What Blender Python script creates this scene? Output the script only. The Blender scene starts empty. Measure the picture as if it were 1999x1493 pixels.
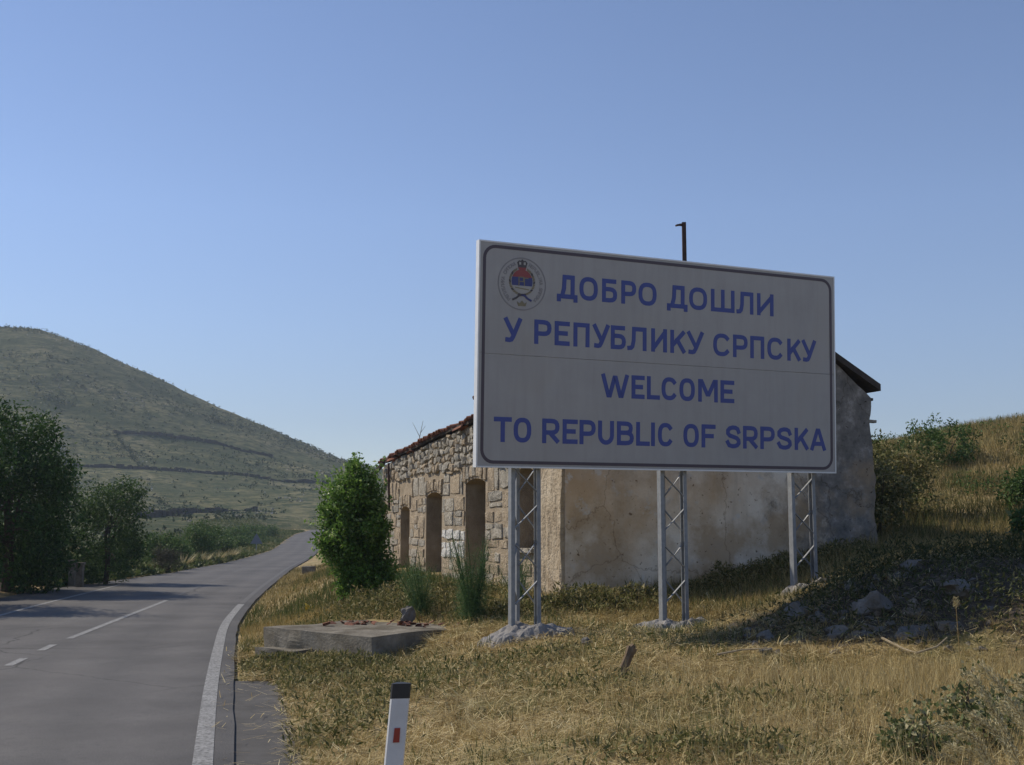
import bpy, bmesh, math, random
import numpy as np
from mathutils import Vector, Matrix

# ------------------------------------------------------------------ camera, light, exposure
SC = bpy.context.scene
COL = SC.collection
F_PX, CX, CY, HORIZON = 2300.0, 999.5, 746.5, 1035.0
PITCH = math.atan((HORIZON - CY) / F_PX)
EYE = np.array([0.0, 0.0, 1.9])
cam_d = bpy.data.cameras.new('camera')
cam_d.sensor_width = 36.0
cam_d.lens = 36.0 * F_PX / 1999.0
cam_d.clip_start = 0.1
cam_d.clip_end = 6000
cam = bpy.data.objects.new('camera', cam_d)
COL.objects.link(cam)
cam.location = EYE
cam.rotation_euler = (math.radians(90) + PITCH, 0, 0)
SC.camera = cam

SUN_EL = math.radians(42)
SUN_BACK = math.radians(23)                       # sun stands on the left, a little beyond the sign
SUN_DIR = Vector((-math.cos(SUN_BACK) * math.cos(SUN_EL), math.sin(SUN_BACK) * math.cos(SUN_EL), math.sin(SUN_EL)))
W = bpy.data.worlds.new('World')
SC.world = W
W.use_nodes = True
wn = W.node_tree
wn.nodes.clear()
sky = wn.nodes.new('ShaderNodeTexSky')
sky.sky_type = 'NISHITA'
sky.sun_disc = False
sky.sun_elevation = SUN_EL
sky.sun_rotation = math.atan2(SUN_DIR.x, SUN_DIR.y)
sky.altitude = 900
sky.air_density = 1.0
sky.dust_density = 0.0
sky.ozone_density = 3.5
bg = wn.nodes.new('ShaderNodeBackground')
bg.inputs['Strength'].default_value = 0.145
wo = wn.nodes.new('ShaderNodeOutputWorld')
tint = wn.nodes.new('ShaderNodeMix'); tint.data_type = 'RGBA'; tint.blend_type = 'MULTIPLY'; tint.inputs[0].default_value = 1
tint.inputs[7].default_value = (1.08, .95, .945, 1)        # the sky as the phone camera rendered it, slightly violet
wn.links.new(sky.outputs[0], tint.inputs[6]); tc = wn.nodes.new('ShaderNodeTexCoord'); sx_ = wn.nodes.new('ShaderNodeSeparateXYZ'); wn.links.new(tc.outputs['Generated'], sx_.inputs[0])
hz_ = wn.nodes.new('ShaderNodeValToRGB'); he = hz_.color_ramp.elements                   # dusty air dims the low sky all round
for p_, k_ in ((.0, .74), (.09, .80), (.17, .96), (.26, 1.08), (1.0, 1.1)):
    e_ = he[0] if p_ == 0 else (he[-1] if p_ == 1 else he.new(p_)); e_.position = p_; e_.color = (k_, k_, k_, 1)
tint2 = wn.nodes.new('ShaderNodeMix'); tint2.data_type = 'RGBA'; tint2.blend_type = 'MULTIPLY'; tint2.inputs[0].default_value = 1
wn.links.new(sx_.outputs['Z'], hz_.inputs[0]); wn.links.new(tint.outputs[2], tint2.inputs[6]); wn.links.new(hz_.outputs[0], tint2.inputs[7]); wn.links.new(tint2.outputs[2], bg.inputs[0])
wn.links.new(bg.outputs[0], wo.inputs[0])

sun_d = bpy.data.lights.new('sun', 'SUN')
sun_d.energy = 4.6
sun_d.angle = math.radians(0.55)
sun_d.color = (1.0, 0.90, 0.74)
sun = bpy.data.objects.new('sun', sun_d)
COL.objects.link(sun)
sun.rotation_euler = SUN_DIR.to_track_quat('Z', 'Y').to_euler()
sun.location = (-30, 10, 40)

SC.view_settings.view_transform = 'Standard'
SC.view_settings.look = 'None'
SC.view_settings.exposure = -0.15
SC.view_settings.gamma = 1.0
SC.view_settings.use_curve_mapping = False
SC.cycles.max_bounces = 6
SC.cycles.transparent_max_bounces = 6

random.seed(7)
RNG = np.random.default_rng(11)

# ------------------------------------------------------------------ helpers
_c, _s = math.cos(PITCH), math.sin(PITCH)
def ray(u, v):
    x = (u - CX) / F_PX; y = (CY - v) / F_PX
    d = np.array([x, _c - y * _s, _s + y * _c])
    return d / d[1]
def smooth(a, b, x):
    t = np.clip((np.asarray(x, float) - a) / (b - a), 0, 1)
    return t * t * (3 - 2 * t)
_LAT = np.random.default_rng(3).random((256, 256))
def vnoise(x, y):
    x = np.asarray(x, float); y = np.asarray(y, float)
    xi = np.floor(x).astype(int); yi = np.floor(y).astype(int)
    fx = x - xi; fy = y - yi
    fx = fx * fx * (3 - 2 * fx); fy = fy * fy * (3 - 2 * fy)
    a = _LAT[xi & 255, yi & 255]; b = _LAT[(xi + 1) & 255, yi & 255]
    c = _LAT[xi & 255, (yi + 1) & 255]; d = _LAT[(xi + 1) & 255, (yi + 1) & 255]
    return (a * (1 - fx) + b * fx) * (1 - fy) + (c * (1 - fx) + d * fx) * fy
def fbm(x, y, o=4):
    r = 0; amp = .5; f = 1
    for i in range(o):
        r = r + amp * (vnoise(x * f + 17.3 * i, y * f + 5.1 * i) - .5); amp *= .5; f *= 2.03
    return r * 2

def tag(o, label=None, cat=None, group=None, kind=None):
    if label: o['label'] = label
    if cat: o['category'] = cat
    if group: o['group'] = group
    if kind: o['kind'] = kind
    return o
def empty(name, loc, label, cat, group=None):
    o = bpy.data.objects.new(name, None)
    o.empty_display_size = .2
    COL.objects.link(o)
    o.location = loc
    return tag(o, label, cat, group)
def root_loc(p):
    while p.parent: p = p.parent
    return Vector(p.location)
def link(name, me, parent=None, loc=None):
    o = bpy.data.objects.new(name, me)
    COL.objects.link(o)
    if parent is not None: o.parent = parent
    if loc is not None: o.location = loc
    return o
def obj(name, verts, faces, mat, parent=None, smooth_sh=False):
    """one mesh object, vertices given in world space"""
    off = root_loc(parent) if parent is not None else Vector((0, 0, 0))
    me = bpy.data.meshes.new(name)
    me.from_pydata([(v[0] - off.x, v[1] - off.y, v[2] - off.z) for v in verts], [], faces)
    me.update()
    if mat: me.materials.append(mat)
    if smooth_sh: me.polygons.foreach_set('use_smooth', [True] * len(me.polygons))
    return link(name, me, parent)
def np_mesh(name, verts, k, mat, rnd=None, off=(0, 0, 0)):
    """verts: (n*k,3) array, each run of k vertices is one polygon"""
    V = np.asarray(verts, np.float32) - np.asarray(off, np.float32)
    n = len(V) // k
    me = bpy.data.meshes.new(name)
    me.vertices.add(len(V)); me.vertices.foreach_set('co', V.ravel())
    me.loops.add(len(V)); me.loops.foreach_set('vertex_index', np.arange(len(V), dtype=np.int32))
    me.polygons.add(n)
    me.polygons.foreach_set('loop_start', np.arange(n, dtype=np.int32) * k)
    me.polygons.foreach_set('loop_total', np.full(n, k, np.int32))
    me.update(calc_edges=True)
    if rnd is not None:
        at = me.attributes.new('rnd', 'FLOAT', 'FACE')
        at.data.foreach_set('value', np.asarray(rnd, np.float32))
    me.materials.append(mat)
    return me
def origin(parent):
    return tuple(root_loc(parent)) if parent is not None else (0, 0, 0)

class MB:
    """collects world-space pieces that belong to ONE part"""
    def __init__(s): s.v = []; s.f = []
    def add(s, v, f):
        b = len(s.v); s.v += [tuple(p) for p in v]; s.f += [tuple(i + b for i in q) for q in f]; return s
    def frame_box(s, o, ax, ay, az, lo, hi):
        o = Vector(o); P = []
        for k in range(8):
            x = (lo[0], hi[0])[k & 1]; y = (lo[1], hi[1])[(k >> 1) & 1]; z = (lo[2], hi[2])[(k >> 2) & 1]
            P.append(o + Vector(ax) * x + Vector(ay) * y + Vector(az) * z)
        return s.add(P, [(0, 2, 3, 1), (4, 5, 7, 6), (0, 1, 5, 4), (2, 6, 7, 3), (0, 4, 6, 2), (1, 3, 7, 5)])
    def bar(s, a, b, w, d, up=(0, 0, 1)):
        a = Vector(a); b = Vector(b); z = (b - a); L = z.length; z.normalize()
        x = z.cross(Vector(up))
        if x.length < 1e-4: x = z.cross(Vector((0, 1, 0)))
        x.normalize(); y = z.cross(x)
        return s.frame_box(a, x, y, z, (-w / 2, -d / 2, 0), (w / 2, d / 2, L))
    def tube(s, pts, rad, seg=7):
        pts = [Vector(p) for p in pts]; n = len(pts); b = len(s.v)
        for i, p in enumerate(pts):
            t = (pts[min(i + 1, n - 1)] - pts[max(i - 1, 0)]).normalized()
            x = t.cross(Vector((.31, .95, .05)))
            if x.length < .05: x = t.cross(Vector((1, 0, 0)))
            x.normalize(); y = t.cross(x)
            for k in range(seg):
                a = 2 * math.pi * k / seg
                s.v.append(tuple(p + (x * math.cos(a) + y * math.sin(a)) * rad[i]))
        for i in range(n - 1):
            for k in range(seg):
                s.f.append((b + i * seg + k, b + i * seg + (k + 1) % seg, b + (i + 1) * seg + (k + 1) % seg, b + (i + 1) * seg + k))
        s.f.append(tuple(b + k for k in reversed(range(seg)))); s.f.append(tuple(b + (n - 1) * seg + k for k in range(seg)))
        return s
    def build(s, name, mat, parent=None, sm=False): return obj(name, s.v, s.f, mat, parent, sm)

# ------------------------------------------------------------------ materials
def nodes(name):
    m = bpy.data.materials.new(name); m.use_nodes = True
    nt = m.node_tree; b = nt.nodes['Principled BSDF']
    return m, nt, b
def ramp(nt, stops):
    r = nt.nodes.new('ShaderNodeValToRGB'); e = r.color_ramp.elements
    while len(e) < len(stops): e.new(.5)
    for k, (p, c) in enumerate(stops):
        e[k].position = p; e[k].color = (*c, 1)
    return r
def noise(nt, vec, scale, detail=5, rough=.6):
    n = nt.nodes.new('ShaderNodeTexNoise')
    n.inputs['Scale'].default_value = scale; n.inputs['Detail'].default_value = detail; n.inputs['Roughness'].default_value = rough
    nt.links.new(vec, n.inputs['Vector']); return n
def mixc(nt, fac, a, b, mode='MIX'):
    m = nt.nodes.new('ShaderNodeMix'); m.data_type = 'RGBA'; m.blend_type = mode
    for sock, val in ((m.inputs[0], fac), (m.inputs[6], a), (m.inputs[7], b)):
        if hasattr(val, 'is_linked') or isinstance(val, bpy.types.NodeSocket): nt.links.new(val, sock)
        elif isinstance(val, (int, float)): sock.default_value = val
        else: sock.default_value = (*val, 1)
    return m.outputs[2]
def geo_pos(nt):
    return nt.nodes.new('ShaderNodeNewGeometry').outputs['Position']
def bump(nt, b, height, strength=.4, dist=.02):
    n = nt.nodes.new('ShaderNodeBump'); n.inputs['Strength'].default_value = strength; n.inputs['Distance'].default_value = dist
    nt.links.new(height, n.inputs['Height']); nt.links.new(n.outputs[0], b.inputs['Normal'])
def rough_mat(name, stops, scale=6, bscale=40, bstr=.4, bdist=.01, rough=.9, metal=0, second=None):
    m, nt, b = nodes(name); p = geo_pos(nt)
    n1 = noise(nt, p, scale, 6, .65); r = ramp(nt, stops); nt.links.new(n1.outputs[0], r.inputs[0]); colr = r.outputs[0]
    if second:
        sc, lo, hi, colr2 = second
        n2 = noise(nt, p, sc, 4, .6); r2 = ramp(nt, [(lo, (0, 0, 0)), (hi, (1, 1, 1))]); nt.links.new(n2.outputs[0], r2.inputs[0])
        colr = mixc(nt, r2.outputs[0], colr, colr2)
    nt.links.new(colr, b.inputs['Base Color'])
    b.inputs['Roughness'].default_value = rough; b.inputs['Metallic'].default_value = metal
    if rough > .7: b.inputs['Specular IOR Level'].default_value = .2
    n3 = noise(nt, p, bscale, 5, .6); bump(nt, b, n3.outputs[0], bstr, bdist)
    return m
def leaf_mat(name, stops, trans=.3, rough=.55, patch=None):
    m, nt, b = nodes(name)
    a = nt.nodes.new('ShaderNodeAttribute'); a.attribute_name = 'rnd'
    r = ramp(nt, stops); nt.links.new(a.outputs['Fac'], r.inputs[0]); colr = r.outputs[0]
    if patch:
        n = noise(nt, geo_pos(nt), patch[0], 3); rr = ramp(nt, [(patch[1], (0, 0, 0)), (patch[2], (1, 1, 1))]); nt.links.new(n.outputs[0], rr.inputs[0])
        colr = mixc(nt, rr.outputs[0], colr, patch[3])
    nt.links.new(colr, b.inputs['Base Color']); b.inputs['Roughness'].default_value = rough
    b.inputs['Specular IOR Level'].default_value = .18
    if trans > 0:
        t = nt.nodes.new('ShaderNodeBsdfTranslucent'); nt.links.new(colr, t.inputs[0])
        mx = nt.nodes.new('ShaderNodeMixShader'); mx.inputs[0].default_value = trans
        out = nt.nodes['Material Output']
        nt.links.new(b.outputs[0], mx.inputs[1]); nt.links.new(t.outputs[0], mx.inputs[2]); nt.links.new(mx.outputs[0], out.inputs[0])
    return m

M = {}
M['soil'] = rough_mat('dry_ground', [(.3, (.17, .12, .06)), (.5, (.30, .225, .11)), (.7, (.40, .315, .16))], 1.3, 60, .6, .02,
                      second=(.55, .52, .68, (.17, .165, .065)))
M['asphalt'] = rough_mat('asphalt', [(.3, (.098, .094, .092)), (.55, (.118, .114, .111)), (.75, (.14, .135, .131))], .7, 220, .35, .004, .85,
                         second=(9, .5, .8, (.095, .091, .09)))
nt = M['asphalt'].node_tree; b = nt.nodes['Principled BSDF']; old = b.inputs['Base Color'].links[0].from_socket
at = nt.nodes.new('ShaderNodeAttribute'); at.attribute_name = 'across'
dv = nt.nodes.new('ShaderNodeMath'); dv.operation = 'DIVIDE'; dv.inputs[1].default_value = 6.0; nt.links.new(at.outputs['Fac'], dv.inputs[0])
wob = noise(nt, geo_pos(nt), .35, 3); ad = nt.nodes.new('ShaderNodeMath'); ad.operation = 'MULTIPLY_ADD'; ad.inputs[1].default_value = .06; nt.links.new(wob.outputs[0], ad.inputs[0]); nt.links.new(dv.outputs[0], ad.inputs[2])
rr = ramp(nt, [(.05, (.86, .86, .86)), (.19, (1.12, 1.11, 1.1)), (.30, (.93, .93, .93)), (.42, (1.12, 1.11, 1.1)), (.5, (.95, .95, .95)), (.64, (1.1, 1.09, 1.08)), (.75, (.94, .94, .94)), (.87, (1.1, 1.09, 1.08)), (.99, (.88, .87, .86))]); nt.links.new(ad.outputs[0], rr.inputs[0])
cc = mixc(nt, 1.0, old, rr.outputs[0], 'MULTIPLY')
sp_ = noise(nt, geo_pos(nt), 75, 2, .5); sr = ramp(nt, [(.3, (.72, .72, .72)), (.5, (1, 1, 1)), (.7, (1.32, 1.3, 1.27))]); nt.links.new(sp_.outputs[0], sr.inputs[0]); cc = mixc(nt, 1.0, cc, sr.outputs[0], 'MULTIPLY')
st_ = noise(nt, geo_pos(nt), .23, 5, .65); s2 = ramp(nt, [(.36, (.82, .82, .82)), (.5, (1, 1, 1)), (.66, (1.1, 1.09, 1.07))]); nt.links.new(st_.outputs[0], s2.inputs[0]); cc = mixc(nt, 1.0, cc, s2.outputs[0], 'MULTIPLY')
wv = noise(nt, geo_pos(nt), 1.3, 4, .6); wa = nt.nodes.new('ShaderNodeVectorMath'); wa.operation = 'MULTIPLY_ADD'; wa.inputs[1].default_value = (.5, .5, 0); nt.links.new(wv.outputs['Color'], wa.inputs[0]); nt.links.new(geo_pos(nt), wa.inputs[2])
vo = nt.nodes.new('ShaderNodeTexVoronoi'); vo.feature = 'DISTANCE_TO_EDGE'; vo.inputs['Scale'].default_value = .3; nt.links.new(wa.outputs[0], vo.inputs['Vector'])
cr = ramp(nt, [(.0, (.5, .5, .5)), (.004, (.62, .62, .62)), (.008, (1, 1, 1))]); nt.links.new(vo.outputs['Distance'], cr.inputs[0])
gate = noise(nt, geo_pos(nt), .17, 2); gr = ramp(nt, [(.5, (0, 0, 0)), (.56, (1, 1, 1))]); nt.links.new(gate.outputs[0], gr.inputs[0])
cc2 = mixc(nt, 1.0, cc, cr.outputs[0], 'MULTIPLY'); nt.links.new(mixc(nt, gr.outputs[0], cc, cc2), b.inputs['Base Color'])
M['shoulder'] = rough_mat('worn_shoulder', [(.3, (.075, .072, .068)), (.6, (.105, .10, .095)), (.8, (.15, .14, .12))], 3, 160, .5, .006, .9)
M['paint'] = rough_mat('worn_road_paint', [(.25, (.17, .168, .165)), (.5, (.29, .288, .28)), (.75, (.36, .358, .35))], 5, 150, .3, .003, .8,
                       second=(28, .47, .62, (.13, .128, .125)))
M['faint_paint'] = rough_mat('faded_road_paint', [(.3, (.115, .112, .11)), (.6, (.14, .137, .134)), (.8, (.17, .166, .162))], 3, 150, .3, .003, .85)
M['concrete'] = rough_mat('old_concrete', [(.3, (.12, .105, .08)), (.5, (.2, .18, .145)), (.72, (.29, .265, .22))], 3.2, 30, .8, .02, .95,
                          second=(1.4, .48, .62, (.11, .095, .07)))
M['mortar'] = rough_mat('lime_mortar', [(.3, (.26, .21, .15)), (.55, (.38, .31, .225)), (.75, (.46, .39, .295))], 3, 50, .9, .03, .95)
def stone_mat(name, a, b_, c_):
    return rough_mat(name, [(.28, a), (.52, b_), (.74, c_)], 6, 17, 1, .06, .95, second=(3.1, .52, .66, tuple(x * .62 for x in b_)))
M['stone_grey'] = stone_mat('grey_limestone', (.2, .185, .155), (.33, .305, .26), (.44, .41, .355))
M['stone_pale'] = stone_mat('pale_limestone', (.25, .225, .18), (.39, .355, .295), (.5, .465, .40))
M['stone_tan'] = stone_mat('tan_limestone', (.26, .205, .14), (.40, .325, .235), (.48, .405, .30))
M['stone_white'] = stone_mat('whitewashed_stone', (.42, .41, .39), (.62, .61, .58), (.7, .69, .66))
M['patch'] = rough_mat('pitted_render', [(.3, (.27, .21, .145)), (.5, (.41, .335, .24)), (.72, (.5, .425, .32))], 2.6, 14, 1, .05, .95,
                       second=(11, .62, .72, (.2, .155, .10)))
M['footing'] = rough_mat('rough_poured_concrete', [(.3, (.16, .15, .14)), (.55, (.27, .255, .24)), (.75, (.36, .345, .325))], 4, 22, .9, .03, .95)
M['hill_wall'] = rough_mat('lichened_wall_stone', [(.3, (.04, .038, .034)), (.6, (.075, .07, .06)), (.8, (.12, .112, .1))], 1.5, 6, .9, .1, .95)
M['rock'] = rough_mat('grey_rock', [(.3, (.10, .092, .08)), (.55, (.175, .162, .145)), (.75, (.26, .245, .22))], 3, 18, .9, .04, .95)
M['rock_brown'] = rough_mat('earthy_rock', [(.3, (.12, .095, .07)), (.55, (.2, .165, .125)), (.75, (.28, .24, .19))], 3, 18, .9, .04, .95)
M['tile'] = rough_mat('clay_tile', [(.3, (.10, .05, .036)), (.5, (.20, .09, .06)), (.72, (.34, .17, .11))], 5, 40, .5, .01, .9)
M['dark_wood'] = rough_mat('weathered_timber', [(.3, (.035, .03, .027)), (.6, (.07, .058, .05)), (.8, (.11, .09, .075))], 6, 40, .6, .01, .9)
M['stake_wood'] = rough_mat('old_stake_wood', [(.3, (.09, .062, .04)), (.6, (.17, .125, .082)), (.8, (.26, .2, .14))], 9, 60, .6, .01, .9)
M['dead_wood'] = rough_mat('bleached_wood', [(.3, (.2, .16, .1)), (.6, (.34, .28, .19)), (.8, (.44, .38, .28))], 9, 60, .5, .01, .9)
M['galv'] = rough_mat('galvanised_steel', [(.3, (.18, .19, .2)), (.55, (.24, .25, .262)), (.75, (.29, .3, .31))], 9, 80, .08, .002, .5, .2)
M['rust'] = rough_mat('rusty_steel', [(.3, (.04, .028, .026)), (.6, (.08, .05, .042)), (.8, (.13, .08, .06))], 12, 80, .4, .004, .8, .2)
M['alu'] = rough_mat('aluminium_edge', [(.3, (.6, .61, .62)), (.6, (.68, .69, .7)), (.8, (.74, .75, .76))], 4, 80, .05, .002, .45, .2)
M['face'] = rough_mat('sign_face', [(.25, (.31, .30, .295)), (.55, (.345, .335, .33)), (.8, (.37, .36, .35))], 1.6, 90, .04, .001, .42,
                      second=(.8, .55, .8, (.31, .29, .265)))
nt = M['face'].node_tree; b = nt.nodes['Principled BSDF']; old = b.inputs['Base Color'].links[0].from_socket
mp = nt.nodes.new('ShaderNodeMapping'); mp.inputs['Scale'].default_value = (7, 7, .5); nt.links.new(geo_pos(nt), mp.inputs[0])
ns = noise(nt, mp.outputs[0], 1.5, 5, .6); rs_ = ramp(nt, [(.42, (1, 1, 1)), (.75, (.92, .915, .9))]); nt.links.new(ns.outputs[0], rs_.inputs[0])
nt.links.new(mixc(nt, 1.0, old, rs_.outputs[0], 'MULTIPLY'), b.inputs['Base Color'])
def flat(name, c, rough=.5, var=.12):
    return rough_mat(name, [(.3, tuple(x * (1 - var) for x in c)), (.6, c), (.8, tuple(min(1, x * (1 + var)) for x in c))], 7, 90, .05, .001, rough)
M['blue'] = flat('blue_vinyl', (.032, .055, .26), .45)
M['border'] = flat('brown_border', (.065, .048, .065), .5)
M['em_red'] = flat('emblem_red', (.26, .05, .05)); M['em_blue'] = flat('emblem_blue', (.035, .045, .18)); M['em_white'] = flat('emblem_white', (.36, .35, .33))
M['em_gold'] = flat('emblem_olive', (.20, .17, .10)); M['em_dark'] = flat('emblem_dark', (.06, .05, .055)); M['em_grey'] = flat('emblem_grey', (.22, .21, .22))
M['post_white'] = rough_mat('post_plastic', [(.3, (.55, .55, .55)), (.6, (.66, .66, .67)), (.8, (.72, .72, .73))], 4, 60, .1, .003, .5,
                            second=(9, .6, .75, (.42, .40, .37)))
M['post_black'] = flat('post_black', (.02, .02, .022), .55); M['reflector'] = flat('red_reflector', (.30, .03, .025), .3)
M['bark'] = rough_mat('bark', [(.3, (.05, .04, .03)), (.6, (.1, .08, .06)), (.8, (.15, .12, .09))], 8, 40, .8, .02, .95)
M['tree_leaf'] = leaf_mat('tree_leaves', [(0, (.022, .05, .012)), (.5, (.042, .095, .02)), (.85, (.075, .145, .032)), (1, (.12, .17, .06))], .2, .6)
M['tree_leaf2'] = leaf_mat('feathery_leaves', [(0, (.035, .065, .02)), (.5, (.06, .11, .03)), (1, (.12, .18, .06))])
M['bush_leaf'] = leaf_mat('bright_bush_leaves', [(0, (.06, .12, .022)), (.5, (.12, .225, .04)), (.85, (.19, .31, .07)), (1, (.34, .42, .18))], .45, .35)
M['shrub_leaf'] = leaf_mat('roadside_leaves', [(0, (.04, .075, .02)), (.5, (.075, .135, .035)), (.92, (.11, .175, .05)), (1, (.2, .22, .1))])
M['verge'] = leaf_mat('verge_herbs', [(0, (.05, .085, .025)), (.5, (.095, .125, .04)), (.8, (.16, .165, .07)), (1, (.27, .24, .12))])
M['dry_shrub'] = leaf_mat('dry_shrub_twigs', [(0, (.05, .045, .03)), (.6, (.09, .085, .05)), (1, (.15, .14, .08))], .15)
M['fennel'] = leaf_mat('fennel_fronds', [(0, (.05, .10, .035)), (.6, (.085, .16, .055)), (1, (.14, .21, .09))], .35)
M['weed'] = leaf_mat('weed_leaves', [(0, (.08, .092, .026)), (.4, (.14, .145, .05)), (.7, (.24, .21, .09)), (1, (.4, .33, .16))])
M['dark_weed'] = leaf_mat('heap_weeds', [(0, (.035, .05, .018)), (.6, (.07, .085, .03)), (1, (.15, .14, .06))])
M['bramble'] = leaf_mat('bramble_leaves', [(0, (.07, .095, .032)), (.45, (.12, .145, .055)), (.75, (.23, .225, .11)), (1, (.46, .41, .25))])
M['scrub'] = leaf_mat('scrub_leaves', [(0, (.03, .05, .018)), (.6, (.05, .075, .026)), (1, (.085, .105, .04))], .1)
M['hill_rock'] = leaf_mat('hill_limestone', [(0, (.22, .2, .16)), (.6, (.32, .3, .25)), (1, (.42, .4, .35))], 0, .9)
M['grass'] = leaf_mat('dry_grass', [(0, (.15, .108, .036)), (.35, (.32, .235, .082)), (.75, (.47, .36, .14)), (1, (.64, .53, .26))], .25, .7,
                      patch=(.8, .57, .74, (.2, .19, .07)))
M['slope'] = leaf_mat('slope_grass', [(0, (.07, .08, .026)), (.22, (.15, .135, .048)), (.45, (.31, .24, .10)), (1, (.5, .4, .19))], .25, .7)
M['green_grass'] = leaf_mat('green_grass', [(0, (.05, .08, .02)), (.6, (.10, .13, .04)), (1, (.2, .2, .08))], .25, .7)
M['straw'] = leaf_mat('cut_straw', [(0, (.27, .19, .08)), (.5, (.53, .42, .19)), (1, (.74, .63, .37))], .15, .6)
M['plume'] = leaf_mat('seed_plumes', [(0, (.3, .25, .13)), (.6, (.5, .43, .24)), (1, (.66, .59, .38))], .35, .7)
M['yellow'] = flat('yellow_plastic', (.6, .42, .04), .5)
M['pane_grey'] = flat('sign_back_grey', (.16, .18, .22), .5)

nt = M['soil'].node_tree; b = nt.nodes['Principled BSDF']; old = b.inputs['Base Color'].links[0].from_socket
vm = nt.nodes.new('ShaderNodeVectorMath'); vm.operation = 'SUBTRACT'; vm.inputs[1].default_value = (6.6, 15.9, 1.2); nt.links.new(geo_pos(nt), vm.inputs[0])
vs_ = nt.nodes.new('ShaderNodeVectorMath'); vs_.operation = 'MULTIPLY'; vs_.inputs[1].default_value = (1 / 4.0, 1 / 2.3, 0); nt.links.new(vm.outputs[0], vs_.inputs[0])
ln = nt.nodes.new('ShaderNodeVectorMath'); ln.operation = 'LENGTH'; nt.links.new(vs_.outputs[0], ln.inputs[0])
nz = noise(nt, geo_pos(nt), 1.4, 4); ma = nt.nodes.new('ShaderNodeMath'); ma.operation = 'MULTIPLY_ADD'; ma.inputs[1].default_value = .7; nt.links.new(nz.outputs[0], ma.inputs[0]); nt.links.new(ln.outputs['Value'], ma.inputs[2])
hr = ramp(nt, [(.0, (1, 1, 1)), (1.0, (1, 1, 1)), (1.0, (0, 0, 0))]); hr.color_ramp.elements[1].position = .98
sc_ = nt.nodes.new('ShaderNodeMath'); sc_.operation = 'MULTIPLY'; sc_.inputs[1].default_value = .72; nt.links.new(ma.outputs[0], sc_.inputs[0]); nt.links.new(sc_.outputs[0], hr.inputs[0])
ea = noise(nt, geo_pos(nt), 5, 5); er = ramp(nt, [(.35, (.06, .048, .036)), (.6, (.11, .088, .066)), (.75, (.19, .165, .135))]); nt.links.new(ea.outputs[0], er.inputs[0])  # dug earth of the heap, with the sign's shade deepened in its colour
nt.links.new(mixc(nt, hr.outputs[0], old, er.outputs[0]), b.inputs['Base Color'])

# gable plaster: blotched grey and ochre lime render
m, nt, b = nodes('stained_lime_plaster'); p = geo_pos(nt)
n1 = noise(nt, p, .9, 7, .62); r1 = ramp(nt, [(.3, (.55, .46, .35)), (.46, (.69, .60, .48)), (.6, (.76, .69, .58)), (.78, (.79, .75, .67))]); nt.links.new(n1.outputs[0], r1.inputs[0])
n2 = noise(nt, p, .62, 5, .55); r2 = ramp(nt, [(.53, (0, 0, 0)), (.68, (.8, .8, .8))]); nt.links.new(n2.outputs[0], r2.inputs[0])
c1 = mixc(nt, r2.outputs[0], r1.outputs[0], (.54, .39, .235))
n3 = noise(nt, p, 2.6, 6, .7); r3 = ramp(nt, [(.58, (0, 0, 0)), (.64, (1, 1, 1))]); nt.links.new(n3.outputs[0], r3.inputs[0])
c2 = mixc(nt, r3.outputs[0], c1, (.64, .61, .56))
mp = nt.nodes.new('ShaderNodeMapping'); mp.inputs['Scale'].default_value = (3.5, 3.5, .35); nt.links.new(p, mp.inputs[0])
n4 = noise(nt, mp.outputs[0], 1.0, 5, .6); r4 = ramp(nt, [(.5, (0, 0, 0)), (.75, (.55, .55, .55))]); nt.links.new(n4.outputs[0], r4.inputs[0])
c3 = mixc(nt, r4.outputs[0], c2, (.42, .36, .28))
dp_ = nt.nodes.new('ShaderNodeVectorMath'); dp_.operation = 'DOT_PRODUCT'; dp_.inputs[1].default_value = (.93227, .36176, 0); nt.links.new(p, dp_.inputs[0])
sb_ = nt.nodes.new('ShaderNodeMath'); sb_.operation = 'MULTIPLY_ADD'; sb_.inputs[1].default_value = .25; sb_.inputs[2].default_value = -.25 * (.893 * .93227 + 20 * .36176 + 3.35); nt.links.new(dp_.outputs['Value'], sb_.inputs[0])
n6 = noise(nt, p, 1.1, 7, .7); a6 = nt.nodes.new('ShaderNodeMath'); a6.operation = 'MULTIPLY_ADD'; a6.inputs[1].default_value = 1.5; nt.links.new(n6.outputs[0], a6.inputs[0]); nt.links.new(sb_.outputs[0], a6.inputs[2])
r6 = ramp(nt, [(.0, (0, 0, 0)), (1, (1, 1, 1))]); r6.color_ramp.elements[0].position = .98; s6 = nt.nodes.new('ShaderNodeMath'); s6.operation = 'SUBTRACT'; s6.inputs[1].default_value = .18; nt.links.new(a6.outputs[0], s6.inputs[0]); r6.color_ramp.elements[0].position = .80; nt.links.new(s6.outputs[0], r6.inputs[0])
n7 = noise(nt, p, 4, 6, .7); r7 = ramp(nt, [(.35, (.13, .125, .115)), (.55, (.22, .205, .185)), (.72, (.4, .38, .35))]); nt.links.new(n7.outputs[0], r7.inputs[0])
c4 = mixc(nt, r6.outputs[0], c3, r7.outputs[0])
n8 = noise(nt, p, .8, 6, .65); sz_ = nt.nodes.new('ShaderNodeSeparateXYZ'); nt.links.new(p, sz_.inputs[0]); mz = nt.nodes.new('ShaderNodeMath'); mz.operation = 'MULTIPLY_ADD'; mz.inputs[1].default_value = -.055; nt.links.new(sz_.outputs['Z'], mz.inputs[0])
m8 = nt.nodes.new('ShaderNodeMath'); m8.operation = 'ADD'; m8.inputs[1].default_value = .15; nt.links.new(n8.outputs[0], m8.inputs[0]); nt.links.new(m8.outputs[0], mz.inputs[2])
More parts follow.
